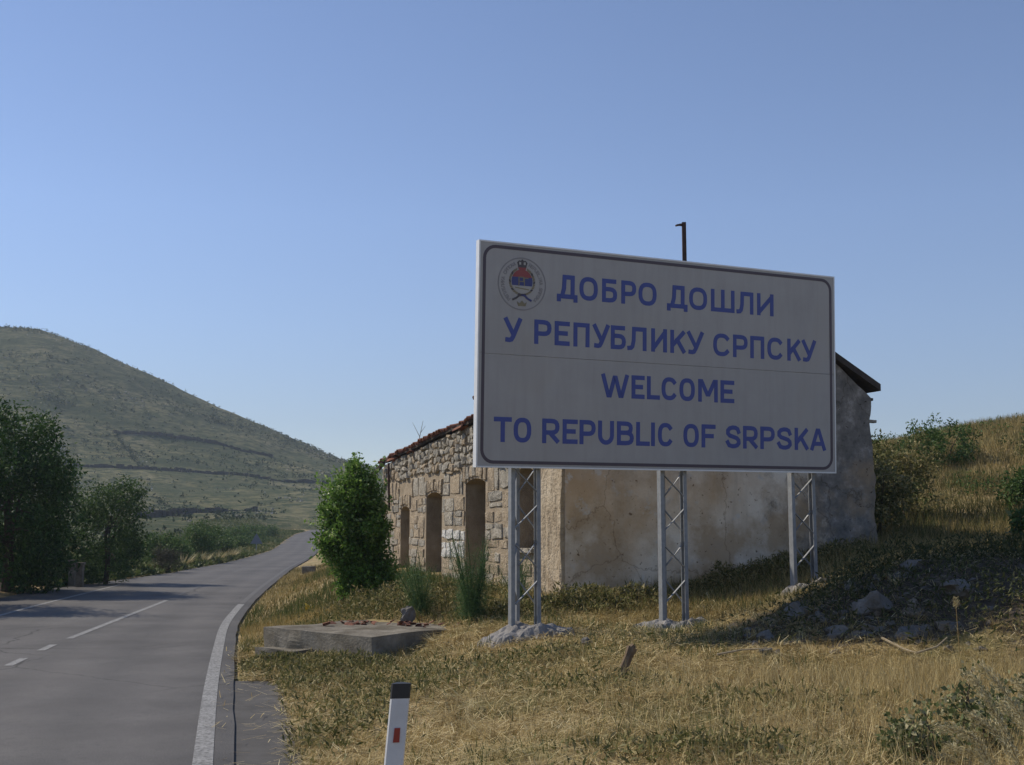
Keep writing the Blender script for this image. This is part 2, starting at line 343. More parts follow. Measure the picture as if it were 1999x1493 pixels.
r8 = ramp(nt, [(.48, (0, 0, 0)), (.66, (.8, .8, .8))]); nt.links.new(mz.outputs[0], r8.inputs[0])
c5 = mixc(nt, r8.outputs[0], c4, (.38, .275, .165))
n9 = noise(nt, p, 14, 4, .6); r9 = ramp(nt, [(.30, (.35, .3, .25)), (.36, (1, 1, 1))]); nt.links.new(n9.outputs[0], r9.inputs[0]); c5 = mixc(nt, 1.0, c5, r9.outputs[0], 'MULTIPLY')
wv = noise(nt, p, 2.2, 5, .6); wa = nt.nodes.new('ShaderNodeVectorMath'); wa.operation = 'MULTIPLY_ADD'; wa.inputs[1].default_value = (.5, .5, .5); nt.links.new(wv.outputs['Color'], wa.inputs[0]); nt.links.new(p, wa.inputs[2])
vo = nt.nodes.new('ShaderNodeTexVoronoi'); vo.feature = 'DISTANCE_TO_EDGE'; vo.inputs['Scale'].default_value = .55; nt.links.new(wa.outputs[0], vo.inputs['Vector'])
cr = ramp(nt, [(.0, (.45, .4, .34)), (.007, (1, 1, 1))]); nt.links.new(vo.outputs['Distance'], cr.inputs[0]); c5 = mixc(nt, .7, c5, mixc(nt, 1.0, c5, cr.outputs[0], 'MULTIPLY'))
nt.links.new(c5, b.inputs['Base Color']); b.inputs['Roughness'].default_value = .95; b.inputs['Specular IOR Level'].default_value = .15
n5 = noise(nt, p, 9, 7, .7); bump(nt, b, n5.outputs[0], .7, .03)
M['plaster'] = m
# hill: thin dry sward between grey-green herbs
m, nt, b = nodes('stony_hillside'); p = geo_pos(nt)
mp = nt.nodes.new('ShaderNodeMapping'); mp.inputs['Scale'].default_value = (.6, .6, 2.2); nt.links.new(p, mp.inputs[0])
n1 = noise(nt, mp.outputs[0], .05, 8, .72); r1 = ramp(nt, [(.38, (.06, .075, .04)), (.46, (.12, .125, .066)), (.55, (.205, .19, .10)), (.68, (.31, .275, .165))]); nt.links.new(n1.outputs[0], r1.inputs[0])
n2 = noise(nt, mp.outputs[0], .42, 7, .75); r2 = ramp(nt, [(.44, (0, 0, 0)), (.56, (.9, .9, .9))]); nt.links.new(n2.outputs[0], r2.inputs[0])
c1 = mixc(nt, r2.outputs[0], (.065, .083, .042), r1.outputs[0])
nt.links.new(c1, b.inputs['Base Color']); b.inputs['Roughness'].default_value = 1; b.inputs['Specular IOR Level'].default_value = .05
n3 = noise(nt, p, .9, 6, .7); bump(nt, b, n3.outputs[0], 1, .8)
M['hill'] = m

# ------------------------------------------------------------------ terrain
_RY = [-40, 0, 9.93, 12.4, 16.38, 24.23, 30.85, 38.84, 59.4, 80.9, 111, 160, 190, 230, 400]
_RX = [9.2, .1, -2.25, -2.86, -3.79, -5.56, -6.73, -7.98, -10.97, -13.73, -17.93, -26.0, -30.4, -33.5, -44]
_ys = np.linspace(-40, 400, 1761); _xs = np.interp(_ys, _RY, _RX)
_k = np.ones(21) / 21; _xs = np.concatenate([_xs[:10], np.convolve(_xs, _k, 'valid'), _xs[-10:]])
def redge(Y): return np.interp(Y, _ys, _xs)
def rwid(Y): return np.interp(Y, [0, 24, 45, 53, 70, 400], [5.9, 5.7, 5.5, 5.2, 4.5, 4.4])
def apron(Y): return np.interp(Y, [0, 18, 24, 38, 46, 54], [0, .6, 1.7, 1.7, .6, 0])
def zroad(Y):
    Y = np.asarray(Y, float)
    return np.where(Y < 90, 0, 1.2e-4 * np.clip(Y - 90, 0, 130) ** 2 + .031 * np.clip(Y - 220, 0, None))
CP = np.array([(0, 0, .3), (0, 8, .3), (3, 8, .33), (6, 8, .42), (-1, 12, .28), (2, 12, .36), (5, 11, .42), (8, 10, .6), (.14, 16.3, .45), (2.4, 17.2, .48),
      (-2, 16.3, .12), (-1.3, 16.4, .14), (-.75, 16.9, .34), (-3, 20, .46), (-1.9, 18.3, .36), (-.6, 18.2, .5), (.9, 20, .75), (3, 20.6, .9), (-1, 24, .8), (-3.4, 31, 1.0), (-5, 24, .4), (4.5, 18.1, .95),
      (5.2, 16, 1.38), (6.6, 16, 1.5), (8.2, 16, 1.45), (3.4, 15.5, .72), (4, 13.4, .46), (6.5, 13, .55), (9, 13, .85), (6.8, 22.3, 1.5), (9, 22, 1.65), (5, 20.4, 1.2),
      (10.6, 35, 4.1), (12.9, 35, 4.5), (15.2, 35, 4.95), (10, 28, 2.75), (13, 28, 3.1), (18, 24, 3.0), (15, 18, 2.0), (12, 14, 1.2), (2, 36, 2.2), (8, 45, 4.0), (15, 50, 5.0),
      (25, 40, 6), (30, 60, 6.5), (0, 60, 2.2), (-4, 50, 1.0), (40, 30, 5.5), (20, 8, 1.3), (40, 5, 2.5), (20, 100, 6.5), (60, 100, 8), (0, 120, 3), (0, -20, .3), (30, -20, 1),
      (-8, 90, .8), (-8, 130, 1.6), (60, -20, 2), (80, 50, 7), (-20, 200, 2.5), (60, 200, 8), (-30, -20, .2), (-20, 300, 8), (80, 300, 12)], float)
def _phi(r): return np.sqrt(r * r + 1.2 ** 2)
_A = _phi(np.hypot(CP[:, None, 0] - CP[None, :, 0], CP[:, None, 1] - CP[None, :, 1]))
_w = np.linalg.solve(_A + 1e-6 * np.eye(len(CP)), CP[:, 2] - .5)
def land(X, Y):
    X = np.asarray(X, float); Y = np.asarray(Y, float)
    z = np.full(np.broadcast(X, Y).shape, .5)
    for (cx, cy, _), w in zip(CP, _w): z = z + w * _phi(np.hypot(X - cx, Y - cy))
    return np.clip(z, -2, 14)
def T(X, Y):
    """ground height"""
    X = np.asarray(X, float); Y = np.asarray(Y, float)
    zr = zroad(Y); d = X - redge(Y); dl = (redge(Y) - rwid(Y) - apron(Y)) - X
    small = .05 * fbm(X * .9, Y * .9) + .02 * fbm(X * 4, Y * 4, 2)
    wide = np.interp(Y, [0, 30, 60], [2.3, 2.6, 5.0])
    lim0 = np.interp(Y, [15.2, 16.0], [.4, .0]); k = np.clip((d - lim0) / (wide - lim0), 0, 1); k = k * k * (3 - 2 * k)
    zR = zr + (land(X, Y) - zr) * k + small * smooth(.3, 1.5, d)
    zL = zr + .12 * smooth(0, 1.5, dl) + small * smooth(.2, 2, dl) + .012 * np.clip(dl - 6, 0, None)
    z = np.where(d > 0, zR, np.where(dl > 0, zL, zr))
    lim = np.interp(Y, [15.2, 16.0], [.34, -.12])
    drop = np.where(d > -2, 1 - smooth(lim, lim + .36, d), 1 - smooth(-.1, .3, dl))
    return z - .1 * drop
def seq(*parts):
    out = []
    for a, b_, st in parts: out += list(np.arange(a, b_, st))
    return np.array(sorted(set(np.round(out, 3))))
gx = seq((-700, -60, 20), (-60, -18, 1.5), (-18, 20, .2), (20, 60, 1.5), (60, 700, 20))
gy = seq((-60, 4, 3), (4, 34, .2), (34, 62, .5), (62, 140, 2), (140, 900, 12))
GX, GY = np.meshgrid(gx, gy); GZ = T(GX, GY)
def grid_obj(name, X, Y, Z, mat, sm=True):
    ny, nx = X.shape
    V = np.stack([X, Y, Z], -1).reshape(-1, 3).astype(np.float32)
    i = np.arange((ny - 1) * (nx - 1)); r = i // (nx - 1); c_ = i % (nx - 1); a = r * nx + c_
    Q = np.stack([a, a + 1, a + nx + 1, a + nx], -1).astype(np.int32)
    me = bpy.data.meshes.new(name)
    me.vertices.add(len(V)); me.vertices.foreach_set('co', V.ravel())
    me.loops.add(Q.size); me.loops.foreach_set('vertex_index', Q.ravel())
    me.polygons.add(len(Q)); me.polygons.foreach_set('loop_start', np.arange(len(Q), dtype=np.int32) * 4); me.polygons.foreach_set('loop_total', np.full(len(Q), 4, np.int32))
    me.update(calc_edges=True); me.materials.append(mat)
    if sm: me.polygons.foreach_set('use_smooth', np.ones(len(Q), bool))
    return link(name, me)
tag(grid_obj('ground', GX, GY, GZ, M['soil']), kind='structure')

# the hill on the left
HP = np.array([-203.0, 480.0])
def hillz(X, Y):
    r = np.hypot(X - HP[0], (Y - HP[1]))
    z = np.interp(r, [0, 14, 33, 56, 85, 135, 200, 262, 325, 365, 400, 430], [84, 83, 76, 65, 50.5, 29.5, 13.5, 7.5, 3.6, 1.7, .4, -1.5])
    z = z + fbm(X / 60, Y / 60) * 3 * smooth(400, 250, r) + fbm(X / 9, Y / 9, 3) * .9 * smooth(420, 300, r)
    dl = (redge(Y) - rwid(Y)) - X
    k = np.maximum(smooth(1.2, 9, dl), smooth(206, 228, Y)); z = -1.5 + (z + 1.5) * k
    return np.maximum(z, -1.6)
hx = np.arange(-560, 130, 4.0); hy = np.arange(72, 800, 4.0)
HX, HY = np.meshgrid(hx, hy)
tag(grid_obj('hill', HX, HY, hillz(HX, HY), M['hill']), kind='structure')

# road and what is painted on it
def strip(name, Y, XL, XR, dz, mat, parent=None, thick=0):
    v = []; f = []; n = len(Y)
    for y, a, b_ in zip(Y, XL, XR):
        z = float(zroad(y)) + dz; v += [(a, y, z), ((a + b_) / 2, y, z), (b_, y, z), (b_, y, z - .12), (a, y, z - .12)]
    for i in range(n - 1):
        k = i * 5
        f += [(k, k + 1, k + 6, k + 5), (k + 1, k + 2, k + 7, k + 6)]
        if thick: f += [(k + 2, k + 3, k + 8, k + 7), (k + 4, k, k + 5, k + 9)]
    return obj(name, v, f, mat, parent)
yr = np.concatenate([np.arange(-40, 120, 1.0), np.arange(120, 238, 4.0)])
jag = .035 * np.array([vnoise(y * 2.3, 1.7) - .5 for y in yr])
NC = 30
v = []; f = []; ac = []
for y, a, b_ in zip(yr, redge(yr) - rwid(yr) - apron(yr), redge(yr) + jag):
    z = float(zroad(y))
    v.append((b_, y, z - .12)); ac.append(0)
    for k in range(NC): x = b_ + (a - b_) * k / (NC - 1); v.append((x, y, z)); ac.append(b_ - x)
    v.append((a, y, z - .12)); ac.append(b_ - a)
m_ = NC + 2
for i in range(len(yr) - 1):
    for k in range(m_ - 1): f.append((i * m_ + k, (i + 1) * m_ + k, (i + 1) * m_ + k + 1, i * m_ + k + 1))
road = tag(obj('road', v, f, M['asphalt']), kind='structure')
road.data.attributes.new('across', 'FLOAT', 'POINT').data.foreach_set('value', ac)
def line(name, y0, y1, fn, w, mat, step=.5):
    Y = np.arange(y0, y1 + step * .5, step); c_ = fn(Y)
    return strip(name, Y, c_ - w / 2, c_ + w / 2, .005, mat, road)
line('edge_marking', -20, 31, lambda Y: redge(Y) - .27, .17, M['paint'])
line('edge_marking', 31.5, 90, lambda Y: redge(Y) - .27, .14, M['faint_paint'])
line('edge_marking', 24, 42, lambda Y: redge(Y) - rwid(Y) + .2, .13, M['paint'])
def cl(Y): return np.interp(Y, [0, 17.2, 20, 32.6, 40, 60, 90], [-4.2, -7.15, -7.65, -9.42, -10.55, -13.5, -17.5])
for a, b_ in ((12.8, 14.2), (15, 16.2), (17, 18.2), (19.1, 20.3), (21.2, 32.8)): line('centre_marking', a, b_, cl, .13, M['paint'])
for a, b_ in ((35, 41), (44, 50), (54, 60)): line('centre_marking', a, b_, cl, .13, M['faint_paint'])
# worn concrete shoulder by the delineator
ysld = np.arange(2, 15.6, .3)
sw = np.interp(ysld, [2, 9.9, 14.8, 15.6], [.4, .36, .48, .3])
shoulder = tag(strip('shoulder', ysld, redge(ysld) - .06, redge(ysld) + .2 + sw, -.022, M['shoulder'], None, 1), kind='structure')

# ------------------------------------------------------------------ sign
SO = Vector((-.4923, 16.0, 2.7479)); SW, SH = 6.178, 3.134
yaw, lean, roll = .43547, .04432, -.00674
r0 = Vector((math.cos(yaw), math.sin(yaw), 0)); n0 = Vector((math.sin(yaw), -math.cos(yaw), 0)); k0 = Vector((0, 0, 1))
u0 = k0 * math.cos(lean) + n0 * math.sin(lean)
SR = r0 * math.cos(roll) - u0 * math.sin(roll); SU = u0 * math.cos(roll) + r0 * math.sin(roll); SN = SR.cross(SU)
def sp(x, z, d=0): return SO + SR * x + SU * z + SN * d
base1 = sp(.72, 0); 
sign = empty('welcome_sign', (base1.x, base1.y, float(T(base1.x, base1.y))), 'large white welcome sign with blue lettering on three lattice posts', 'sign')
def sbox(mb, x0, x1, z0, z1, d0, d1): return mb.frame_box(SO, SR, SU, SN, (x0, z0, d0), (x1, z1, d1))
seam = 1.563
up = sbox(MB(), 0.02, SW - .02, seam + .003, SH - .02, -.05, 0).build('sign_board', M['face'], sign); up['label'] = 'upper board of the sign face'
lo = sbox(MB(), 0.02, SW - .02, .02, seam - .003, -.05, 0).build('sign_board', M['face'], sign); lo['label'] = 'lower board of the sign face'
fr = MB()
sbox(fr, 0, .021, 0, SH, -.10, .006); sbox(fr, SW - .021, SW, 0, SH, -.10, .006)
sbox(fr, .021, SW - .021, 0, .021, -.10, .006); sbox(fr, .021, SW - .021, SH - .021, SH, -.10, .006)
fr.build('edge_frame', M['alu'], sign)
for z in (.35, 1.2, 1.95, 2.75): sbox(MB(), .05, SW - .05, z - .04, z + .04, -.115, -.051).build('back_rail', M['galv'], sign)
def strip2d(pts, w, closed=False, ext=True):
    """mitred strip of width w along 2d points -> verts (left,right pairs)"""
    P = [np.array(p, float) for p in pts]; n = len(P); h = w / 2
    if not closed and ext:
        for a, b_ in ((0, 1), (-1, -2)):
            d = P[a] - P[b_]; P[a] = P[a] + d / np.linalg.norm(d) * h
    out = []
    for i in range(n):
        if closed: a, c_ = P[i - 1], P[(i + 1) % n]
        else: a, c_ = P[max(i - 1, 0)], P[min(i + 1, n - 1)]
        d1 = P[i] - a; d2 = c_ - P[i]
        d1 = d1 / np.linalg.norm(d1) if np.linalg.norm(d1) > 1e-9 else None
        d2 = d2 / np.linalg.norm(d2) if np.linalg.norm(d2) > 1e-9 else None
        if d1 is None: d1 = d2
        if d2 is None: d2 = d1
        n1 = np.array([-d1[1], d1[0]]); n2 = np.array([-d2[1], d2[0]]); mm = n1 + n2; l = np.linalg.norm(mm)
        mm = n1 if l < .2 else mm / l
        k = min(h / max(mm @ n1, .35), h * 2.2)
        out.append((P[i] + mm * k, P[i] - mm * k))
    return out
def add_strip(mb, pts, w, d0, d1, closed=False, ext=True):
    pr = strip2d(pts, w, closed, ext); n = len(pr); v = []; f = []
    for l, r in pr: v += [sp(l[0], l[1], d1), sp(r[0], r[1], d1), sp(r[0], r[1], d0), sp(l[0], l[1], d0)]
    for i in range(n if closed else n - 1):
        a = i * 4; c_ = ((i + 1) % n) * 4
        f += [(a + 1, a, c_, c_ + 1), (a + 2, a + 1, c_ + 1, c_ + 2), (a, a + 3, c_ + 3, c_)]
    if not closed:
        e = (n - 1) * 4; f += [(0, 1, 2, 3), (e + 1, e, e + 3, e + 2)]
    mb.add(v, f)
def rrect(x0, x1, z0, z1, r, n=7):
    P = []
    for cx, cz, a0 in ((x1 - r, z1 - r, 0), (x0 + r, z1 - r, 90), (x0 + r, z0 + r, 180), (x1 - r, z0 + r, 270)):
        for k in range(n):
            a = math.radians(a0 + 90 * k / (n - 1)); P.append((cx + r * math.cos(a), cz + r * math.sin(a)))
    return P
bm_ = MB(); add_strip(bm_, rrect(.085, SW - .085, .075, SH - .075, .17), .045, 0, .0035, True); bm_.build('border_line', M['border'], sign)
def sup(a0, a1, n=22, e=2.5):
    P = []
    for k in range(n + 1):
        a = math.radians(a0 + (a1 - a0) * k / n); c_, s_ = math.cos(a), math.sin(a)
        P.append((.5 + .5 * math.copysign(abs(c_) ** (2 / e), c_), .5 + .5 * math.copysign(abs(s_) ** (2 / e), s_)))
    return P
def bowl(x0, x1, zt, zb, n=8):
    """right-hand bowl from (x0,zt) round to (x0,zb)"""
    P = []; zc = (zt + zb) / 2; h = (zt - zb) / 2
    for k in range(n + 1):
        a = math.radians(90 - 180 * k / n); c_, s_ = math.cos(a), math.sin(a)
        P.append((x0 + (x1 - x0) * abs(c_) ** .8, zc + h * math.copysign(abs(s_) ** .8, s_)))
    return P
OO = ('c', sup(0, 360)[:-1]); CC = ('o', sup(42, 318, 20)); PP = ('o', [(0, 0), (0, 1)] + bowl(.55, 1, 1, .42) + [(.29, .42)])
EE = [('o', [(1, 1), (0, 1), (0, 0), (1, 0)]), ('o', [(.1, .51), (.82, .51)])]
KK = [('o', [(0, 0), (0, 1)]), ('o', [(.92, .97), (.12, .36)]), ('o', [(.42, .60), (.96, .02)])]
GL = {'O': [OO], 'О': [OO], 'C': [CC], 'С': [CC], 'P': [PP], 'Р': [PP], 'E': EE, 'Е': EE, 'K': KK, 'К': KK,
 'Д': [('o', [(0, 0), (1, 0)]), ('o', [(0, -.02), (0, -.16)]), ('o', [(1, -.02), (1, -.16)]), ('o', [(.2, .05), (.3, .42), (.33, 1), (.82, 1), (.82, .05)])],
 'Б': [('o', [(.92, 1), (0, 1), (0, 0)] + list(reversed(bowl(.5, 1, .58, 0))) + [(.29, .58)])],
 'Ш': [('o', [(0, 1), (0, 0), (1, 0), (1, 1)]), ('o', [(.5, .1), (.5, 1)])],
 'Л': [('o', [(-.02, 0), (.1, .01), (.2, .1), (.27, .4), (.29, 1), (1, 1), (1, 0)])],
 'И': [('o', [(0, 0), (0, 1)]), ('o', [(.06, .1), (.94, .9)]), ('o', [(1, 0), (1, 1)])],
 'У': [('o', [(.02, 1), (.5, .33)]), ('o', [(.98, 1), (.52, .18), (.4, .03), (.27, 0), (.12, .01)])],
 'П': [('o', [(0, 0), (0, 1), (1, 1), (1, 0)])],
 'W': [('o', [(0, 1), (.21, 0), (.28, 0), (.47, .93), (.53, .93), (.72, 0), (.79, 0), (1, 1)])], 'L': [('o', [(0, 1), (0, 0), (1, 0)])],
 'M': [('o', [(0, 0), (0, 1), (.1, 1), (.45, .3), (.55, .3), (.9, 1), (1, 1), (1, 0)])], 'T': [('o', [(0, 1), (1, 1)]), ('o', [(.5, .9), (.5, 0)])],
 'R': [PP, ('o', [(.5, .36), (.97, .02)])],
 'U': [('o', [(0, 1)] + [(.5 - .5 * math.cos(math.radians(a)) ** 1, .36 - .36 * math.sin(math.radians(a))) for a in range(0, 181, 20)] + [(1, 1)])],
 'B': [('o', [(0, .53), (0, 1)] + bowl(.5, .92, 1, .53) + [(.29, .53)]), ('o', [(0, .5), (0, 0)] + list(reversed(bowl(.52, 1, .53, 0))) + [(.3, .53)])],
 'I': [('o', [(.5, 0), (.5, 1)])], 'F': [('o', [(1, 1), (0, 1), (0, 0)]), ('o', [(.1, .5), (.82, .5)])],
 'S': [('o', [(.95, .78), (.87, .92), (.68, .99), (.45, 1), (.2, .95), (.05, .83), (.05, .68), (.2, .57), (.5, .5), (.8, .43), (.95, .32), (.97, .17), (.83, .05), (.6, 0), (.38, 0), (.15, .05), (.03, .2)])],
 'A': [('o', [(.02, 0), (.44, 1), (.56, 1), (.98, 0)]), ('o', [(.24, .26), (.76, .26)])]}
GL['А'] = GL['A']
STK = .064
def glyph(mb, ch, fmap, w):
    for q, (kd, P) in enumerate(GL[ch]):
        add_strip(mb, [fmap(*p) for p in P], w, 0, .003 + .0007 * q, kd == 'c')
LINES = [('ДОБРОДОШЛИ', 2.41, .342, [(1.21, 1.54), (1.57, 1.87), (1.94, 2.19), (2.26, 2.51), (2.55, 2.86), (3.04, 3.4), (3.43, 3.75), (3.82, 4.25), (4.29, 4.6), (4.67, 4.98)]),
 ('УРЕПУБЛИКУСРПСКУ', 1.737, .345, [(.39, .67), (.86, 1.13), (1.18, 1.42), (1.48, 1.74), (1.79, 2.07), (2.09, 2.34), (2.37, 2.69), (2.77, 3.04), (3.1, 3.37), (3.39, 3.69), (3.86, 4.17), (4.22, 4.49), (4.54, 4.8), (4.86, 5.16), (5.24, 5.5), (5.52, 5.8)]),
 ('WELCOME', 1.033, .34, [(1.94, 2.39), (2.44, 2.66), (2.7, 2.92), (2.95, 3.22), (3.26, 3.53), (3.59, 3.94), (3.99, 4.24)]),
 ('TOREPUBLICOFSRPSKA', .352, .345, [(.26, .53), (.56, .83), (1.0, 1.27), (1.32, 1.56), (1.59, 1.85), (1.89, 2.15), (2.2, 2.48), (2.52, 2.75), (2.77, 2.84), (2.89, 3.15), (3.33, 3.6), (3.65, 3.9), (4.08, 4.36), (4.4, 4.67), (4.72, 4.99), (5.03, 5.32), (5.37, 5.64), (5.67, 5.98)])]
for li, (txt, z0, hh, spans) in enumerate(LINES):
    for ch, (x0, x1) in zip(txt, spans):
        mb = MB(); h = STK / 2
        xa, xb = x0 + h, x1 - h
        if ch == 'I': xa = xb = (x0 + x1) / 2
        glyph(mb, ch, lambda p, q: (xa + (xb - xa) * p, z0 + h + (hh - STK) * q), STK)
        mb.build('letter', M['blue'], up if li < 2 else lo)
# round emblem with crown, tricolour shield, wreath and ribbons
em = empty('emblem', (0, 0, 0), None, None); em.parent = sign
ec = (.662, 2.566)
def poly(name, pts, mat, d0=0, d1=.003):
    n = len(pts); v = [sp(ec[0] + x, ec[1] + z, d1) for x, z in pts] + [sp(ec[0] + x, ec[1] + z, d0) for x, z in pts]
    f = [tuple(range(n))] + [(i, i + n, (i + 1) % n + n, (i + 1) % n) for i in range(n)]
    return obj(name, v, f, mat, em)
mb = MB(); add_strip(mb, [(ec[0] + .365 * math.cos(a), ec[1] + .365 * math.sin(a)) for a in np.linspace(0, 2 * math.pi, 48, endpoint=False)], .017, 0, .003, True); mb.build('emblem_ring', M['em_grey'], em)
def arc_text(txt, a0, a1):
    for k, ch in enumerate(txt):
        if ch == ' ': continue
        a = math.radians(a0 + (a1 - a0) * k / (len(txt) - 1)); rr = .298
        cx, cz = ec[0] + rr * math.cos(a), ec[1] + rr * math.sin(a); tx, tz = math.sin(a), -math.cos(a); ux, uz = math.cos(a), math.sin(a)
        mb = MB(); w_, h_ = .03, .044
        glyph(mb, ch, lambda p, q: (cx + tx * (p - .5) * w_ + ux * (q - .5) * h_, cz + tz * (p - .5) * w_ + uz * (q - .5) * h_), .009); mb.build('ring_letter', M['em_grey'], em)
arc_text('РЕПУБЛИКА СРПСКА', 228, 114); arc_text('REPUBLIKA SRPSKA', 66, -48)
def disc(R, z0, z1, n=14):
    P = []
    za, zb = max(-R, z0), min(R, z1)
    for k in range(n + 1):
        z = za + (zb - za) * k / n; P.append((math.sqrt(max(R * R - z * z, 0)), z))
    for k in range(n + 1):
        z = zb + (za - zb) * k / n; P.append((-math.sqrt(max(R * R - z * z, 0)), z))
    return [(x * .95, z) for x, z in P]
off = .035
for nm, a, b_, mt in (('emblem_red_band', .06, .17, 'em_red'), ('emblem_blue_band', -.06, .06, 'em_blue'), ('emblem_white_band', -.17, -.06, 'em_white')):
    poly(nm, [(x, z + off) for x, z in disc(.17, a, b_)], M[mt])
mb = MB()                                          # letters-like monogram across the shield
for P in ([(-.05, -.06), (-.05, .06), (.02, .06), (.02, 0), (-.05, 0)], [(.035, -.05), (.035, .05), (.09, .05)], [(-.1, -.09), (.1, -.11)]):
    add_strip(mb, [(ec[0] + x, ec[1] + z + off) for x, z in P], .014, .003, .005)
mb.build('emblem_monogram', M['em_gold'], em)
for sgn in (-1, 1):
    for k in range(12):
        a = math.radians(-90 + sgn * (14 + k * 12.4)); R = .187
        cx, cz = R * math.cos(a), R * math.sin(a) + off; t = a + sgn * 1.1
        L_, w_ = .062, .03
        dx, dz = math.cos(t) * L_ / 2, math.sin(t) * L_ / 2; px, pz = -math.sin(t) * w_ / 2, math.cos(t) * w_ / 2
        poly('wreath_leaf', [(cx - dx, cz - dz), (cx - px, cz - pz), (cx + dx, cz + dz), (cx + px, cz + pz)], M['em_gold'] if k % 3 else M['em_dark'], 0, .004 + .0003 * k)
poly('emblem_crown', [(-.062, .232), (.062, .232), (.066, .262), (.08, .30), (.05, .33), (.02, .325), (.008, .345), (-.008, .345), (-.02, .325), (-.05, .33), (-.08, .30), (-.066, .262)], M['em_dark'], 0, .0055)
poly('crown_lining', [(-.05, .27), (-.02, .27), (-.02, .305), (-.05, .31)], M['em_white'], .0055, .0062); poly('crown_lining', [(.05, .27), (.05, .31), (.02, .305), (.02, .27)], M['em_white'], .0055, .0062)
poly('crown_cap', [(-.05, .2), (.05, .2), (.062, .232), (-.062, .232)], M['em_red'], 0, .0052)
for sgn in (-1, 1):
    mb = MB(); add_strip(mb, [(ec[0] + sgn * x, ec[1] + z) for x, z in ((.0, -.155), (.045, -.165), (.085, -.2), (.135, -.225))], .028, .003, .0068); mb.build('emblem_ribbon', M['em_dark' if sgn < 0 else 'em_blue'], em)
poly('emblem_lower_crown', [(-.055, -.31), (.055, -.31), (.075, -.25), (.04, -.275), (.0, -.235), (-.04, -.275), (-.075, -.25)], M['em_gold'], 0, .0072)

# lattice posts
def ch_profile(w, d, t):      # open channel, opening towards +x
    return [(0, 0), (w, 0), (w, t), (t, t), (t, d - t), (w, d - t), (w, d), (0, d)]
def channel(P0, P1, ax, ay, w, d, t):
    mb = MB(); pr = ch_profile(w, d, t); n = len(pr)
    for e in (P0, P1): mb.v += [tuple(Vector(e) + ax * (x - w / 2) + ay * (y - d / 2)) for x, y in pr]
    mb.f += [(i, (i + 1) % n, (i + 1) % n + n, i + n) for i in range(n)]
    mb.f += [tuple(reversed(range(n))), tuple(range(n, 2 * n))]
    return mb
posts = [(.615, 1.01, 0), (3.035, 3.43, 1), (5.42, 5.82, 2)]
foot = []
for xa, xb, q in posts:
    pa, pb = sp(xa, 0, -.165), sp(xb, 0, -.165)
    mid = (pa + pb) / 2; rear = sp(xa + (xb - xa) * .42 + .06, 0, -.46)
    gz = float(T(mid.x, mid.y)); foot.append((mid, gz))
    post = empty('lattice_post', (0, 0, 0), None, None); post.parent = sign
    ztop = 5.3
    for pt, wx in ((pa, 1), (pb, -1)):
        channel((pt.x, pt.y, gz - .3), (pt.x, pt.y, ztop), r0 * wx, n0, .06, .10, .012).build('chord', M['galv'], post)
    mb = MB(); mb.bar((rear.x, rear.y, gz - .3), (rear.x, rear.y, ztop), .05, .05, up=tuple(r0)); mb.build('chord', M['galv'], post)
    fo = n0 * .03; stp = .52; z = gz + .3; k = 0
    while z + stp < ztop:
        zl, zh = z + .06, z + .42
        A, B = (zl, zh) if k % 2 == 0 else (zh, zl)
        mb = MB(); mb.bar(Vector((pa.x, pa.y, A)) + fo, Vector((pb.x, pb.y, B)) + fo, .01, .034, up=tuple(n0)); mb.build('brace', M['galv'], post)
        mb = MB(); mb.bar(Vector((rear.x, rear.y, B)), Vector((pb.x, pb.y, A)) - fo, .01, .034, up=tuple(n0)); mb.build('brace', M['galv'], post)
        mb = MB(); mb.bar(Vector((pa.x, pa.y, B)) - fo, Vector((rear.x, rear.y, A)), .012, .04, up=tuple(r0)); mb.build('brace', M['galv'], post)
        z += stp; k += 1

def rock_mesh(name, seed, sub=2, rough=.35, mat=None):
    rg = random.Random(seed); bm = bmesh.new(); bmesh.ops.create_icosphere(bm, subdivisions=sub, radius=1)
    cuts = [(Vector((rg.uniform(-1, 1), rg.uniform(-1, 1), rg.uniform(-1, 1))).normalized(), rg.uniform(.42, .8)) for _ in range(13)]
    for v in bm.verts:
        for n_, d in cuts:
            e = v.co.dot(n_) - d
            if e > 0: v.co -= n_ * e
        v.co *= 1 + rough * (float(vnoise(v.co.x * 2.2 + seed, v.co.y * 2.2 + v.co.z * 1.7)) - .5)
    me = bpy.data.meshes.new(name); bm.to_mesh(me); bm.free()
    if mat: me.materials.append(mat)
    return me
ROCKS = [rock_mesh('rock', k, 3, .55, M['rock'] if k % 3 else M['rock_brown']) for k in range(8)]
def rock(name, k, loc, scl, rz, label, cat, group=None, tilt=0):
    o = link(name, ROCKS[k], None, loc); o.scale = scl; o.rotation_euler = (tilt, tilt * .6, rz)
    return tag(o, label, cat, group)
FOOT_LABELS = ['broad grey concrete footing of the post under the crest side of the sign', 'grey concrete footing at the foot of the middle sign post', 'concrete footing of the sign post behind the rubble heap']
